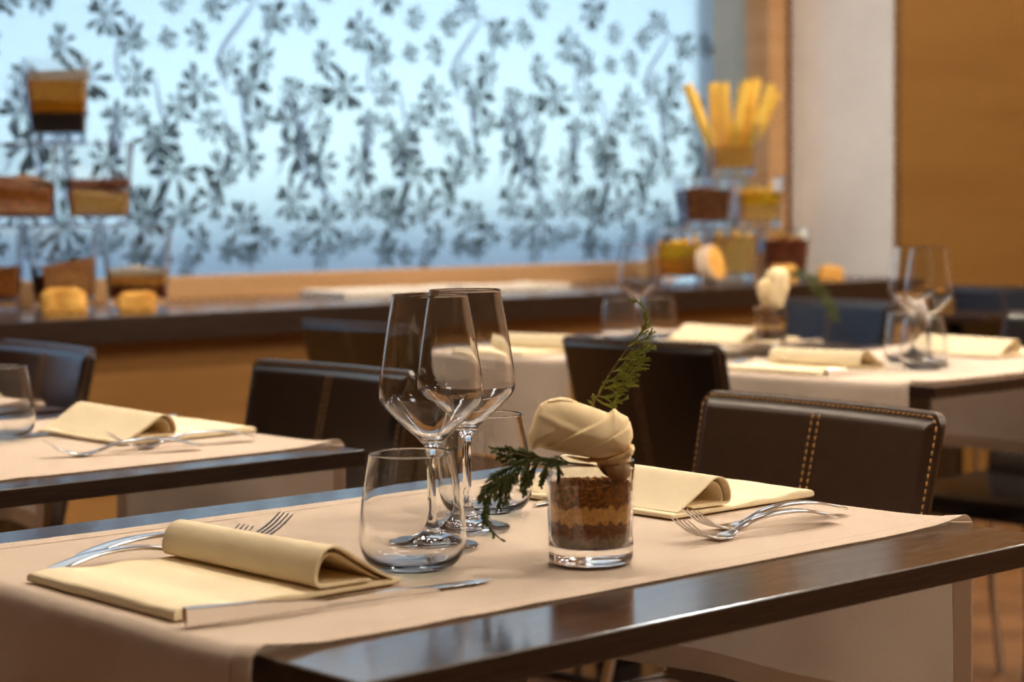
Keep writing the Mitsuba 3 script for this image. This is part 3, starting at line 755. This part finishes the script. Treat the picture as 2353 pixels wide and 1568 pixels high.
SX, SY = 1.1571, 1.1943
lay = centrepiece(SX, SY, 'on the foreground table')
rg = np.random.default_rng(3)
for k in range(7):       # loose straw bits on the seeds
    a, r = rg.uniform(0, 6.28), rg.uniform(0.005, 0.030)
    p = np.array([SX + r * math.cos(a), SY + r * math.sin(a), CZ + 0.0682]); dvec = np.array([math.cos(a * 3), math.sin(a * 3), rg.uniform(-0.02, 0.25)]) * rg.uniform(0.005, 0.010)
    obj('straw', ply(tube(np.array([p - dvec, p, p + dvec]) , [0.0004, 0.0006, 0.0003], 5), 'm_straw'), lay)
# loose seeds lying on the top of the fill, one part
ico = trimesh.creation.icosphere(1, 1.0)
seeds = []
for k in range(520):
    a, r = rg.uniform(0, 6.28), 0.0335 * math.sqrt(rg.uniform(0, 1))
    m = ico.copy(); m.apply_scale([rg.uniform(0.0007, 0.0012), rg.uniform(0.0006, 0.0009), 0.0007])
    m.apply_transform(trimesh.transformations.rotation_matrix(rg.uniform(0, 6.28), [0, 0, 1])); m.apply_translation([SX + r * math.cos(a), SY + r * math.sin(a), CZ + 0.0682 + rg.uniform(-0.001, 0.0012)]); seeds.append(m)
k_ = obj('loose_seeds', ply(cat(seeds), 'm_seed_rust'), lay); labels[k_] = {'kind': 'stuff', 'label': 'loose dark seeds on top'}

# the napkin rose
def rose(x, y, label, s=1.0, rz=0.0, m='m_napkin_rose'):
    t = thing('napkin_rose', label, 'napkin')
    head = [px(*p) for p in [(1215, 1008), (1218, 990), (1226, 968), (1232, 948), (1243, 928), (1262, 918), (1290, 915), (1312, 917), (1340, 927), (1372, 938), (1400, 949), (1413, 940), (1424, 949), (1434, 954), (1444, 960), (1452, 982), (1454, 1000), (1450, 1020), (1436, 1036), (1408, 1047), (1372, 1052), (1340, 1046), (1310, 1041), (1280, 1036), (1252, 1030), (1238, 1026), (1226, 1034), (1219, 1024)]]
    hp = Polygon(head)
    bend = lambda u, w: 0.10 * (w - 0.10) + 1.8 * u ** 2
    def main_t(P):
        q = np.array([hp.exterior.distance(Point(*p)) if hp.contains(Point(*p)) else 0.0 for p in P])
        return 0.052 * np.sqrt(np.clip(1 - (1 - np.minimum(q / 0.030, 1)) ** 2, 0, 1))
    def pleat(P): return 0.0026 * np.exp(-(((P[:, 1] - 0.118) + 0.45 * (P[:, 0] + 0.02)) / 0.0035) ** 2) + 0.0020 * np.sin(P[:, 0] * 95 + P[:, 1] * 160)
    def th_main(P, d): return main_t(P) + pleat(P) * np.minimum(d / 0.006, 1)
    def over(lift): return lambda P, d: np.maximum(main_t(P) - 0.003, 0.001) + (lift + 0.003) * 2 * (np.minimum(d / 0.0022, 1)) ** 0.7 + 0.0016 * np.sin(P[:, 0] * 70 - P[:, 1] * 120) * np.minimum(d / 0.006, 1)
    hd = inflate(head, 0.052, 0.030, 0.0013, None, bend, th_main)
    f1_ = [px(*p) for p in [(1246, 1021), (1300, 995), (1360, 968), (1400, 949), (1414, 938), (1426, 949), (1445, 959), (1453, 982), (1455, 1002), (1450, 1020), (1436, 1037), (1408, 1048), (1372, 1053), (1340, 1047), (1310, 1042), (1275, 1034)]]
    fl = inflate(f1_, 0.05, 0.02, 0.0011, None, bend, over(0.0026))
    f2_ = [px(*p) for p in [(1330, 1024), (1385, 1002), (1436, 975), (1450, 968), (1456, 990), (1457, 1006), (1450, 1022), (1436, 1039), (1408, 1050), (1372, 1054), (1350, 1046)]]
    fl2 = inflate(f2_, 0.05, 0.02, 0.0011, None, bend, over(0.0052))
    f3_ = [px(*p) for p in [(1250, 926), (1264, 916), (1290, 911), (1312, 914), (1336, 925), (1312, 926), (1282, 924)]]
    fl3 = inflate(f3_, 0.016, 0.006, 0.0012, None, lambda u, w: 0.002 + 0 * u)
    band = [px(*p) for p in [(1300, 1044), (1350, 1051), (1395, 1044), (1430, 1032), (1445, 1018), (1456, 1020), (1460, 1030), (1455, 1044), (1440, 1052), (1400, 1058), (1350, 1060), (1318, 1052)]]
    bd = inflate(band, 0.040, 0.010, 0.0014, None, lambda u, w: -0.004 + 0 * u)
    tail = []
    for k_, (cx, cy, r1, r2) in enumerate([(1392, 1040, 56, 42), (1404, 1053, 46, 38), (1412, 1066, 38, 34), (1418, 1080, 32, 29), (1422, 1093, 26, 22), (1424, 1102, 16, 13), (1424, 1106, 3, 3)]):
        u, w = px(cx, cy); th = np.arange(20) * 2 * math.pi / 20
        rip = 1 + 0.06 * np.cos(3 * th + k_ * 0.4)
        tail.append(np.stack([u + r1 * K * np.cos(th) * rip, 0.002 + r2 * K * np.sin(th) * rip, 0 * th + w], 1))
    for nm, mm in (('bloom', hd), ('wrapped_flap', fl), ('wrapped_flap', fl2), ('top_pleat', fl3), ('lower_band', bd), ('tail', loft(tail))):
        obj(nm, ply(local(mm, x, y, s, rz), m, smooth=45), t)
rose(SX, SY, 'cream napkin folded into a rose in the seed tumbler on the foreground table')

# cypress sprigs
def twig(p0, d0, L, rad, droop, n=9, seed=0):
    rr = np.random.default_rng(seed); p = np.array(p0, float); d = np.array(d0, float); out = [p.copy()]
    for i in range(n - 1):
        d = d + np.array([0, 0, -droop]) / n + 0.06 * rr.normal(size=3); d /= np.linalg.norm(d)
        p = p + d * L / (n - 1); out.append(p.copy())
    return np.array(out)
def scaly(path, r0, r1):
    P = curve(path, len(path) * 3); n = len(P)
    r = np.linspace(r0, r1, n) * (1 + 0.32 * np.cos(np.arange(n) * 2.3)); r[-1] *= 0.3
    return tube(P, r, 5)
def sprig(main, x, y, label, s=1.0, droop=0.1, seed=0, dense=1.0, length=1.0, m='m_sprig', rz=0.0, sides=(1, -1), lean=0.55, start=0.08, z=CZ):
    t = thing('cypress_sprig', label, 'plant sprig')
    P = curve(main, 40)
    obj('stem', ply(local(tube(P, np.linspace(0.0013, 0.0006, 40), 6), x, y, s, rz, z), 'm_twig', smooth=60), t)
    rr = np.random.default_rng(seed)
    L = np.linalg.norm(np.diff(P, axis=0), axis=1).sum()
    n = int(L / 0.0062 * dense)
    for k in range(n):
        q = start + (1 - start) * (k + 0.5) / n
        i = min(int(q * 39), 38); p = P[i]; d = P[i + 1] - P[i]; d /= np.linalg.norm(d)
        sd = sides[k % len(sides)]
        lat = np.cross(d, [0, -1, 0]) * sd; lat = lat + np.array([0, 0.35 * rr.normal(), 0])
        dirn = d * (1 - lean) + lat * lean; dirn /= np.linalg.norm(dirn)
        bl = length * (0.034 * math.sin(math.pi * min(0.12 + 0.95 * (1 - q), 1)) + 0.008) * rr.uniform(0.8, 1.15)
        path = twig(p, dirn, bl, 0, droop, 8, seed * 100 + k)
        ms = [scaly(path, 0.0011, 0.0007)]
        for j in range(1, 7):
            for ss in (1, -1):
                if rr.random() < 0.12: continue
                dd = path[min(j + 1, 7)] - path[j]; dd /= np.linalg.norm(dd)
                l2 = np.cross(dd, [0, -1, 0]) * ss + np.array([0, 0.4 * rr.normal(), 0])
                d2 = dd * 0.72 + l2 * 0.45; d2 /= np.linalg.norm(d2)
                ms.append(scaly(twig(path[j], d2, bl * 0.30 * (1.15 - j / 9), 0, droop * 0.6, 5, seed * 1000 + k * 20 + j * 2 + (ss > 0)), 0.0010, 0.0006))
        obj('branchlet', ply(local(cat(ms), x, y, s, rz, z), m, smooth=60), t)
def pd(x_, y_, d=0.0): u, w = px(x_, y_); return (u, d, w)
def zp(x_, y_, d=0.0): return pd(1080 + x_ / 2.659, 660 + y_ / 2.659, d)
def spray(pts, d, ntw, tl, seed, r0=0.00095, r1=0.00055, spread=0.5, droop=0.0, dd=0.0, sub=0.75):
    """A leafy branchlet along a path in the (u, w) plane at depth d, with short scaly twigs on both sides."""
    rr = np.random.default_rng(seed)
    P = curve([zp(x_, y_, d + dd * k / max(len(pts) - 1, 1)) for k, (x_, y_) in enumerate(pts)], 26)
    P[:, 1] += 0.0015 * np.sin(np.linspace(0, 3, 26) + seed)
    ms = [scaly(P, r0, r1)]
    for j in range(ntw):
        q = 0.10 + 0.86 * (j + rr.uniform(0.2, 0.8)) / ntw
        i = min(int(q * 25), 24); tg = P[i + 1] - P[i]; tg /= np.linalg.norm(tg)
        ss = 1 if j % 2 else -1
        lat = np.cross(tg, [0, -1, 0]) * ss + np.array([0, 0.55 * rr.normal(), 0])
        dv = tg * (1 - spread * 0.6) + lat * spread * 0.75; dv /= np.linalg.norm(dv)
        l = tl * (1.08 - 0.62 * q) * rr.uniform(0.75, 1.2)
        tw = twig(P[i], dv, l, 0, droop, 6, seed * 50 + j)
        ms.append(scaly(tw, r0 * 0.9, r1 * 0.8))
        for w_ in (2, 3):
            for s2 in (1, -1):
                t2 = tw[w_ + 1] - tw[w_]; t2 /= np.linalg.norm(t2)
                l2 = np.cross(t2, [0, -1, 0]) * s2 + np.array([0, 0.4 * rr.normal(), 0]); d2 = t2 * 0.75 + l2 * 0.42; d2 /= np.linalg.norm(d2)
                if rr.random() < sub: ms.append(scaly(twig(tw[w_], d2, l * 0.36, 0, droop, 4, seed * 900 + j * 9 + w_ + 40 * (s2 > 0)), r0 * 0.8, r1 * 0.7))
    return cat(ms)
def sprig_thing(label, stem, sprays, m, stem_r=0.0014):
    t = thing('cypress_sprig', label, 'plant sprig')
    P = curve(stem, 40)
    obj('stem', ply(local(tube(P, np.linspace(stem_r, 0.0006, 40), 6), SX, SY), 'm_twig', smooth=60), t)
    for k, sp in enumerate(sprays):
        obj('branchlet', ply(local(spray(*sp[0:1], **sp[1], seed=k + 3), SX, SY), m, smooth=60), t)
b_ = 0.026
sprig_thing('upright green cypress sprig standing behind the napkin rose', [zp(800, 1130, 0.008), zp(770, 940, 0.020), zp(762, 740, b_), zp(800, 670, b_), zp(870, 545, b_), zp(950, 430, b_), zp(1010, 345, b_), zp(1062, 290, b_), zp(1090, 240, b_)], [
    ([(1000, 360), (1060, 300), (1095, 245), (1092, 180), (1060, 110), (985, 75)], dict(d=b_, ntw=17, tl=0.0110, sub=0.3, r0=0.0008, r1=0.0005, spread=0.35)),
    ([(985, 375), (1050, 345), (1100, 325), (1135, 285)], dict(d=b_, ntw=9, tl=0.0121, sub=0.3, r0=0.0008, r1=0.0005, spread=0.4)),
    ([(925, 460), (1000, 440), (1070, 405), (1135, 368)], dict(d=b_, ntw=12, tl=0.0154, sub=0.3, r0=0.0008, r1=0.0005, spread=0.45, dd=0.004)),
    ([(880, 530), (950, 515), (1030, 480), (1088, 445)], dict(d=b_, ntw=12, tl=0.0165, sub=0.3, r0=0.0008, r1=0.0005, spread=0.45, dd=-0.005)),
    ([(845, 590), (920, 580), (1000, 545), (1070, 508)], dict(d=b_, ntw=12, tl=0.0165, sub=0.3, r0=0.0008, r1=0.0005, spread=0.45, dd=0.005)),
    ([(820, 630), (890, 630), (960, 605), (1020, 598)], dict(d=b_, ntw=10, tl=0.0154, sub=0.3, r0=0.0008, r1=0.0005, spread=0.45, dd=-0.004)),
    ([(795, 680), (860, 690), (920, 665), (945, 650)], dict(d=b_, ntw=8, tl=0.0132, sub=0.3, r0=0.0008, r1=0.0005, spread=0.45)),
    ([(790, 700), (850, 735), (910, 715), (985, 698)], dict(d=b_, ntw=5, tl=0.0110, sub=0.3, r0=0.0008, r1=0.0005, spread=0.4)),
    ([(770, 745), (768, 715), (775, 680)], dict(d=b_, ntw=5, tl=0.0077, sub=0.3, r0=0.0008, r1=0.0005, spread=0.5)),
    ([(905, 660), (905, 700), (898, 745)], dict(d=b_ - 0.004, ntw=5, tl=0.0066, sub=0.3, r0=0.0008, r1=0.0005, spread=0.5)),
    ([(860, 560), (835, 600), (800, 655)], dict(d=b_ - 0.002, ntw=5, tl=0.0044, sub=0.3, r0=0.0008, r1=0.0005, spread=0.5))], 'm_sprig')
c_ = -0.024
sprig_thing('drooping dark green cypress sprig hanging over the tumbler rim beside the rear water glass', [zp(850, 1150, 0.0), zp(760, 1085, -0.010), zp(660, 1060, -0.020), zp(540, 1040, c_), zp(430, 1015, c_), zp(330, 1000, c_), zp(220, 970, c_)], [
    ([(430, 1015), (300, 1055), (190, 1115), (120, 1185), (72, 1285)], dict(d=c_, ntw=24, tl=0.0189, spread=0.4, droop=0.3)),
    ([(330, 1045), (215, 1140), (130, 1240), (95, 1340), (92, 1415)], dict(d=c_ - 0.004, ntw=22, tl=0.0135, spread=0.4, droop=0.4)),
    ([(98, 1340), (120, 1420), (160, 1475), (205, 1512)], dict(d=c_ - 0.006, ntw=3, tl=0.0081, spread=0.3, droop=0.4)),
    ([(280, 1080), (200, 1195), (172, 1340)], dict(d=c_ + 0.003, ntw=14, tl=0.0135, spread=0.4, droop=0.5)),
    ([(320, 1070), (245, 1180), (212, 1300)], dict(d=c_ - 0.004, ntw=14, tl=0.0121, spread=0.4, droop=0.5)),
    ([(370, 1055), (335, 1140), (335, 1240)], dict(d=c_, ntw=12, tl=0.0121, spread=0.4, droop=0.5)),
    ([(425, 1045), (380, 1105), (352, 1190)], dict(d=c_ + 0.004, ntw=12, tl=0.0108, spread=0.4, droop=0.5)),
    ([(480, 1045), (452, 1105), (430, 1190)], dict(d=c_ - 0.003, ntw=9, tl=0.0108, spread=0.4, droop=0.5)),
    ([(520, 1045), (548, 1100), (540, 1165)], dict(d=c_, ntw=8, tl=0.0095, spread=0.4, droop=0.5)),
    ([(470, 1025), (380, 1000), (250, 968), (140, 958)], dict(d=c_, ntw=18, tl=0.0135, spread=0.35, droop=0.2)),
    ([(450, 1030), (330, 1020), (240, 1015), (185, 1000)], dict(d=c_ + 0.003, ntw=16, tl=0.0149, spread=0.4, droop=0.3)),
    ([(640, 1055), (540, 1040), (440, 1035), (350, 1030)], dict(d=c_ - 0.002, ntw=18, tl=0.0135, spread=0.4, droop=0.4))], 'm_sprig_dark')

# the centrepiece of the far table
CX2, CY2 = 3.345, 2.870
centrepiece(CX2, CY2, 'on the far table below the vase pyramid')
t = thing('napkin_rose', 'upright cream napkin rose on the far table, before the grey chair', 'napkin')
up = [px(*p) for p in [(1322, 1062), (1300, 1010), (1296, 975), (1310, 950), (1330, 940), (1345, 905), (1380, 890), (1430, 895), (1445, 930), (1444, 990), (1428, 1030), (1412, 1085), (1370, 1095)]]
def fr2(u, w): return 0.006 / (1 + np.exp(-(u - px(1345, 0)[0] - 0.15 * (w - 0.12)) / 0.001))
obj('bloom', ply(local(inflate(up, 0.05, 0.022, 0.002, fr2), CX2, CY2, 1.35, 0.0, CZ - 0.025), 'm_napkin_rose', smooth=45), t)
obj('side_petal', ply(local(inflate([px(*p) for p in [(1300, 1010), (1296, 975), (1310, 950), (1335, 945), (1340, 1000), (1330, 1050)]], 0.02, 0.01, 0.002, None, lambda u, w: -0.02 + 0 * u), CX2, CY2, 1.35, 0.0, CZ - 0.025), 'm_napkin_rose', smooth=45), t)
sprig([(0.02, 0.02, 0.10), (0.04, 0.02, 0.150), (0.07, 0.02, 0.160), (0.105, 0.02, 0.135), (0.135, 0.02, 0.095), (0.150, 0.02, 0.055)], CX2, CY2, 'dark cypress sprig arching right from the napkin rose on the far table', seed=9, droop=0.3, length=0.75, m='m_sprig_dark', lean=0.4, start=0.1)

# ------------------------------------------------------------------ glass vases on the counter
def sq_ring(h, r, z, n=6):
    """A rounded square ring of half size h."""
    out = []
    for k in range(4):
        a0 = k * math.pi / 2
        cx, cy = (h - r) * (1 if k in (0, 3) else -1), (h - r) * (1 if k in (0, 1) else -1)
        for a in np.linspace(0, math.pi / 2, n): out.append((cx + r * math.cos(a0 + a), cy + r * math.sin(a0 + a), z))
    return out
VB, VR = 0.80, 1.0     # half size at base and rim relative to half width
def vase_mesh(hw, h):
    wall = 0.005
    secs = [sq_ring(hw * VB * 0.4, 0.01, 0.0), sq_ring(hw * VB - 0.006, 0.012, 0.0), sq_ring(hw * VB, 0.014, 0.005)]
    for q in np.linspace(0.1, 1, 6): secs.append(sq_ring(hw * (VB + (VR - VB) * q), 0.014, q * h))
    secs.append(sq_ring(hw * VR - wall * 0.5, 0.013, h + 0.002))
    for q in np.linspace(1, 0.16, 6): secs.append(sq_ring(hw * (VB + (VR - VB) * q) - wall, 0.012, q * h))
    secs += [sq_ring(hw * VB - wall - 0.006, 0.012, 0.026), sq_ring(hw * VB * 0.4, 0.01, 0.024)]
    return loft(secs)
def fill_mesh(hw, h, z0, z1, seed, bump=0.012, zero=0.027, tilt=0.0):
    """One layer of a vase's contents between two heights."""
    def sec(q, z, bump_):
        b = hw * (VB + (VR - VB) * z / h) - 0.0060
        ring = np.array(sq_ring(b, 0.012, z)); c = ring.copy()
        c[:, :2] *= q
        c[:, 2] = z + bump_ * 2 * (meshkit.fbm(np.stack([c[:, 0] * 14 + seed, c[:, 1] * 14, 0 * c[:, 0] + seed], -1), 2) - 0.5) + bump_ * 0.6 * (1 - q) + tilt * c[:, 0]
        return c
    secs = [sec(q, z0, 0) for q in (0.05, 0.5, 1.0)]
    zs = np.linspace(z0, z1, 4)[1:-1]
    secs += [sec(1.0, z, 0) for z in zs]
    secs += [sec(q, z1, bump) for q in (1.0, 0.8, 0.55, 0.3, 0.05)]
    return loft(secs)
def vase(x, y, z, hw, h, rz, label, fills, fill_label, extra=None):
    t = thing('glass_vase', label, 'vase'); obj('glass_body', ply(vase_mesh(hw, h), 'm_glass', smooth=40, to_world=place(x, y, z, rz)), t)
    if fills:
        f = thing('vase_filling', fill_label, 'filling')
        z0 = 0.0275
        for k, (z1, m, lb) in enumerate(fills):
            key = obj('layer', ply(fill_mesh(hw, h, z0, z1, k * 3 + int(x * 10), tilt=(0.12 if lb.endswith('sloping') else 0)), m, smooth=50, to_world=place(x, y, z, rz)), f)
            labels[key] = {'label': lb.replace(' sloping', '')}
            z0 = z1 + 0.0005
        return f
RL, HL, WLh = 32.0, 0.213, 0.092        # left stack: turn, height, half width
za = CT + 0.0005; zb_ = za + HL + 0.0025; zc_ = zb_ + HL + 0.0025
vase(2.704, 4.500, za, WLh, HL, -RL, 'bottom right glass vase of the left pyramid, brown and golden layers', [(0.060, 'm_fill_brown', 'dark brown layer'), (0.083, 'm_fill_gold', 'golden layer'), (0.098, 'm_fill_cream', 'pale cream top layer')], 'brown, golden and cream layers in the bottom right vase of the left pyramid')
vase(2.545, 4.600, za, WLh, HL, -RL, 'bottom middle glass vase of the left pyramid, clay coloured filling', [(0.118, 'm_fill_clay', 'clay coloured grain sloping')], 'clay coloured grain in the bottom middle vase of the left pyramid')
vase(2.386, 4.700, za, WLh, HL, -RL, 'bottom left glass vase of the left pyramid, cut by the picture edge', [(0.105, 'm_fill_rust', 'rust grain sloping')], 'rust grain in the vase cut by the left edge at counter level')
vase(2.625, 4.550, zb_, WLh, HL, -RL, 'right glass vase in the middle row of the left pyramid, tan sand', [(0.096, 'm_fill_tan', 'tan sand'), (0.116, 'm_fill_brown', 'dark brown layer on top')], 'tan sand with a dark top in the middle row of the left pyramid')
vase(2.463, 4.652, zb_, WLh, HL, -RL, 'left glass vase in the middle row of the left pyramid, rust grain', [(0.122, 'm_fill_rust', 'rust brown grain')], 'rust brown grain in the middle row vase at the left edge')
vase(2.540, 4.603, zc_, WLh * 0.93, HL, -RL, 'topmost glass vase of the left pyramid with black, amber and cream layers', [(0.076, 'm_fill_black', 'black layer'), (0.105, 'm_fill_amber', 'amber layer'), (0.158, 'm_fill_gold', 'golden brown layer'), (0.182, 'm_fill_cream', 'cream top layer')], 'black, amber, golden and cream layers in the topmost vase of the left pyramid')
RR, HR, WRh = 34.0, 0.176, 0.088
zd = CT + 0.0005; ze = zd + HR + 0.0025; zf = ze + HR + 0.0025
f1 = vase(4.735, 4.467, zd, WRh, HR, -RR, 'bottom left glass vase of the right pyramid with orange filling', [(0.085, 'm_fill_orange', 'orange filling'), (0.125, 'm_fill_yellow', 'bright yellow top')], 'orange and yellow pasta in the bottom left vase of the right pyramid')
f2 = vase(5.013, 4.484, zd, WRh, HR, -RR, 'bottom middle glass vase of the right pyramid with tan pasta', [(0.145, 'm_fill_tan', 'tan pasta')], 'tan pasta in the bottom middle vase of the right pyramid')
f3 = vase(5.308, 4.502, zd, WRh, HR, -RR, 'bottom right glass vase of the right pyramid with brown filling', [(0.135, 'm_fill_brown', 'reddish brown filling')], 'reddish brown filling in the bottom right vase of the right pyramid')
f4 = vase(4.875, 4.475, ze, WRh, HR, -RR, 'left glass vase in the middle row of the right pyramid with dark beans', [(0.135, 'm_fill_bean', 'dark brown beans')], 'dark brown beans in the middle row of the right pyramid')
f5 = vase(5.165, 4.495, ze, WRh, HR, -RR, 'right glass vase in the middle row of the right pyramid with yellow pasta', [(0.080, 'm_fill_tan', 'tan base'), (0.122, 'm_fill_yellow', 'yellow pasta top')], 'yellow pasta in the middle row of the right pyramid')
vase(5.020, 4.485, zf, WRh, HR, -RR, 'topmost glass vase of the right pyramid holding long pasta tubes', [], '')
# pasta tubes poking out of the fills, parts of the filling
def tubepiece(L, r):
    return lathe([(r, 0), (r, L), (r * 0.72, L), (r * 0.72, 0), (r, 0)], 10)
pr = np.random.default_rng(12)
def topping(f, x, y, z, m, n, L=0.035, r=0.007, spread=0.055):
    for k in range(n):
        d = pr.normal(size=3); d[2] = abs(d[2]) * 0.6 + 0.1; d /= np.linalg.norm(d)
        mm = tubepiece(L * pr.uniform(0.8, 1.1), r); mm.apply_transform(trimesh.geometry.align_vectors([0, 0, 1], d))
        mm.apply_translation([x + pr.uniform(-spread, spread), y + pr.uniform(-spread, spread), z + pr.uniform(0, 0.008)])
        obj('pasta_piece', ply(mm, m, smooth=40), f)
topping(f1, 4.735, 4.467, zd + 0.120, 'm_pasta_orange', 16, spread=0.055)
topping(f2, 5.013, 4.484, zd + 0.138, 'm_pasta', 12, spread=0.055)
topping(f3, 5.308, 4.502, zd + 0.132, 'm_pasta', 9, spread=0.055)
topping(f5, 5.165, 4.495, ze + 0.118, 'm_pasta', 14, spread=0.055)
# the bundle of long pasta tubes, each a thing of its own
pc = np.array([5.020, 4.485, zf + 0.028])
fan = [(-0.150, 0.262, -1), (0.045, 0.262, -1), (0.138, 0.258, -1), (-0.128, 0.238, 0), (-0.020, 0.270, 0), (0.160, 0.235, 0), (-0.052, 0.272, 1), (0.068, 0.280, 1), (0.100, 0.285, 1)]
for k, (u, w, row) in enumerate(fan):
    top = pc + U * u + F * (0.045 * row) + np.array([0, 0, w + 0.02])
    bot = pc + U * (-0.0375 + 0.0375 * (k % 3)) + F * (0.0375 * row) + np.array([0, 0, 0.004])
    d3 = top - bot; L = np.linalg.norm(d3)
    mm = lathe([(0.0184, 0), (0.0184, L), (0.0135, L), (0.0135, 0), (0.0184, 0)], 14)
    mm.apply_transform(trimesh.geometry.align_vectors([0, 0, 1], d3 / L)); mm.apply_translation(bot)
    t = thing('pasta_tube', 'long yellow pasta tube fanning out of the topmost vase', 'pasta', 'long pasta tubes in the topmost right vase')
    obj('tube', ply(mm, 'm_pasta', smooth=40), t)
bm = fill_mesh(WRh, HR, 0.0275, 0.095, 3)
t = thing('vase_filling', 'short golden brown pasta packed round the foot of the pasta bundle', 'filling')
obj('layer', ply(bm, 'm_fill_gold', smooth=50, to_world=place(5.020, 4.485, zf, -RR)), t)

# bread and cloths on the counter
def lump(sx, sy, sz, seed, flat=0.35):
    m = trimesh.creation.icosphere(4, 1.0); v = np.array(m.vertices)
    v = np.sign(v) * np.abs(v) ** 0.45
    n = meshkit.fbm(v * 1.8 + seed, 3, seed) - 0.5
    v = v * (1 + 0.42 * n[:, None]) * np.array([sx, sy, sz]); v[:, 2] = np.maximum(v[:, 2], -flat * sz) + flat * sz
    return trimesh.Trimesh(v, m.faces, process=False)
def bread(x, y, rz, dims, seed, label, m='m_bread'):
    t = thing('bread_piece', label, 'bread'); obj('crumb', ply(lump(*dims, seed), m, smooth=True, to_world=place(x, y, CT + 0.0005, rz)), t)
bread(2.430, 4.400, -40, (0.054, 0.038, 0.044), 2, 'larger yellow bread chunk before the vases of the left pyramid')
bread(2.620, 4.365, -38, (0.046, 0.030, 0.034), 5, 'smaller yellow bread chunk before the right vases of the left pyramid')
bread(5.120, 4.330, -42, (0.044, 0.034, 0.040), 8, 'rounded bread chunk before the brown vase of the right pyramid')
bread(5.330, 4.300, -42, (0.042, 0.032, 0.034), 9, 'bread chunk rightmost on the counter')
t = thing('bread_piece', 'round bread slice leaning against the vases of the right pyramid', 'bread')
sl = lathe([(0, 0), (0.052, 0), (0.059, 0.006), (0.060, 0.046), (0.056, 0.050), (0, 0.050)], 40)
v = np.array(sl.vertices); v[:, :2] *= (1 + 0.10 * (meshkit.fbm(v * 30, 2) - 0.5))[:, None]; sl = trimesh.Trimesh(v, sl.faces, process=False)
ax = U * 0.80 - F * 0.52 + np.array([0, 0, 0.22]); ax /= np.linalg.norm(ax)
A4 = trimesh.geometry.align_vectors([0, 0, 1], ax); A4[:3, 3] = [4.715, 4.330, CT + 0.062]
obj('crust', ply(sl.apply_transform(A4), 'm_bread_pale', smooth=30), t)
cutf = lathe([(0, 0), (0.054, 0), (0.054, 0.002), (0, 0.002)], 36); cutf.apply_translation([0, 0, 0.0502])
obj('cut_face', ply(cutf.apply_transform(A4), 'm_bread', smooth=30), t)
for (x0, x1, y, sd, lab) in ((3.40, 3.82, 4.62, 1, 'flat cream cloth lying on the counter, left one behind the wine glasses'), (3.86, 4.30, 4.62, 2, 'flat cream cloth lying on the counter, right one behind the wine glasses')):
    t = thing('folded_cloth', lab, 'cloth')
    xs, ys = np.linspace(x0, x1, 40), np.linspace(y - 0.10, y + 0.12, 16)
    X, Y = np.meshgrid(xs, ys, indexing='ij'); hgt = 0.010 + 0.020 * np.clip(noise2(X, Y, 9.0, sd) + 0.25, 0, 1)
    obj('cloth', ply(slab(np.stack([X, Y, CT + hgt], -1), np.stack([X, Y, 0 * X + CT + 0.0006], -1)), 'm_white_cloth', smooth=50), t)
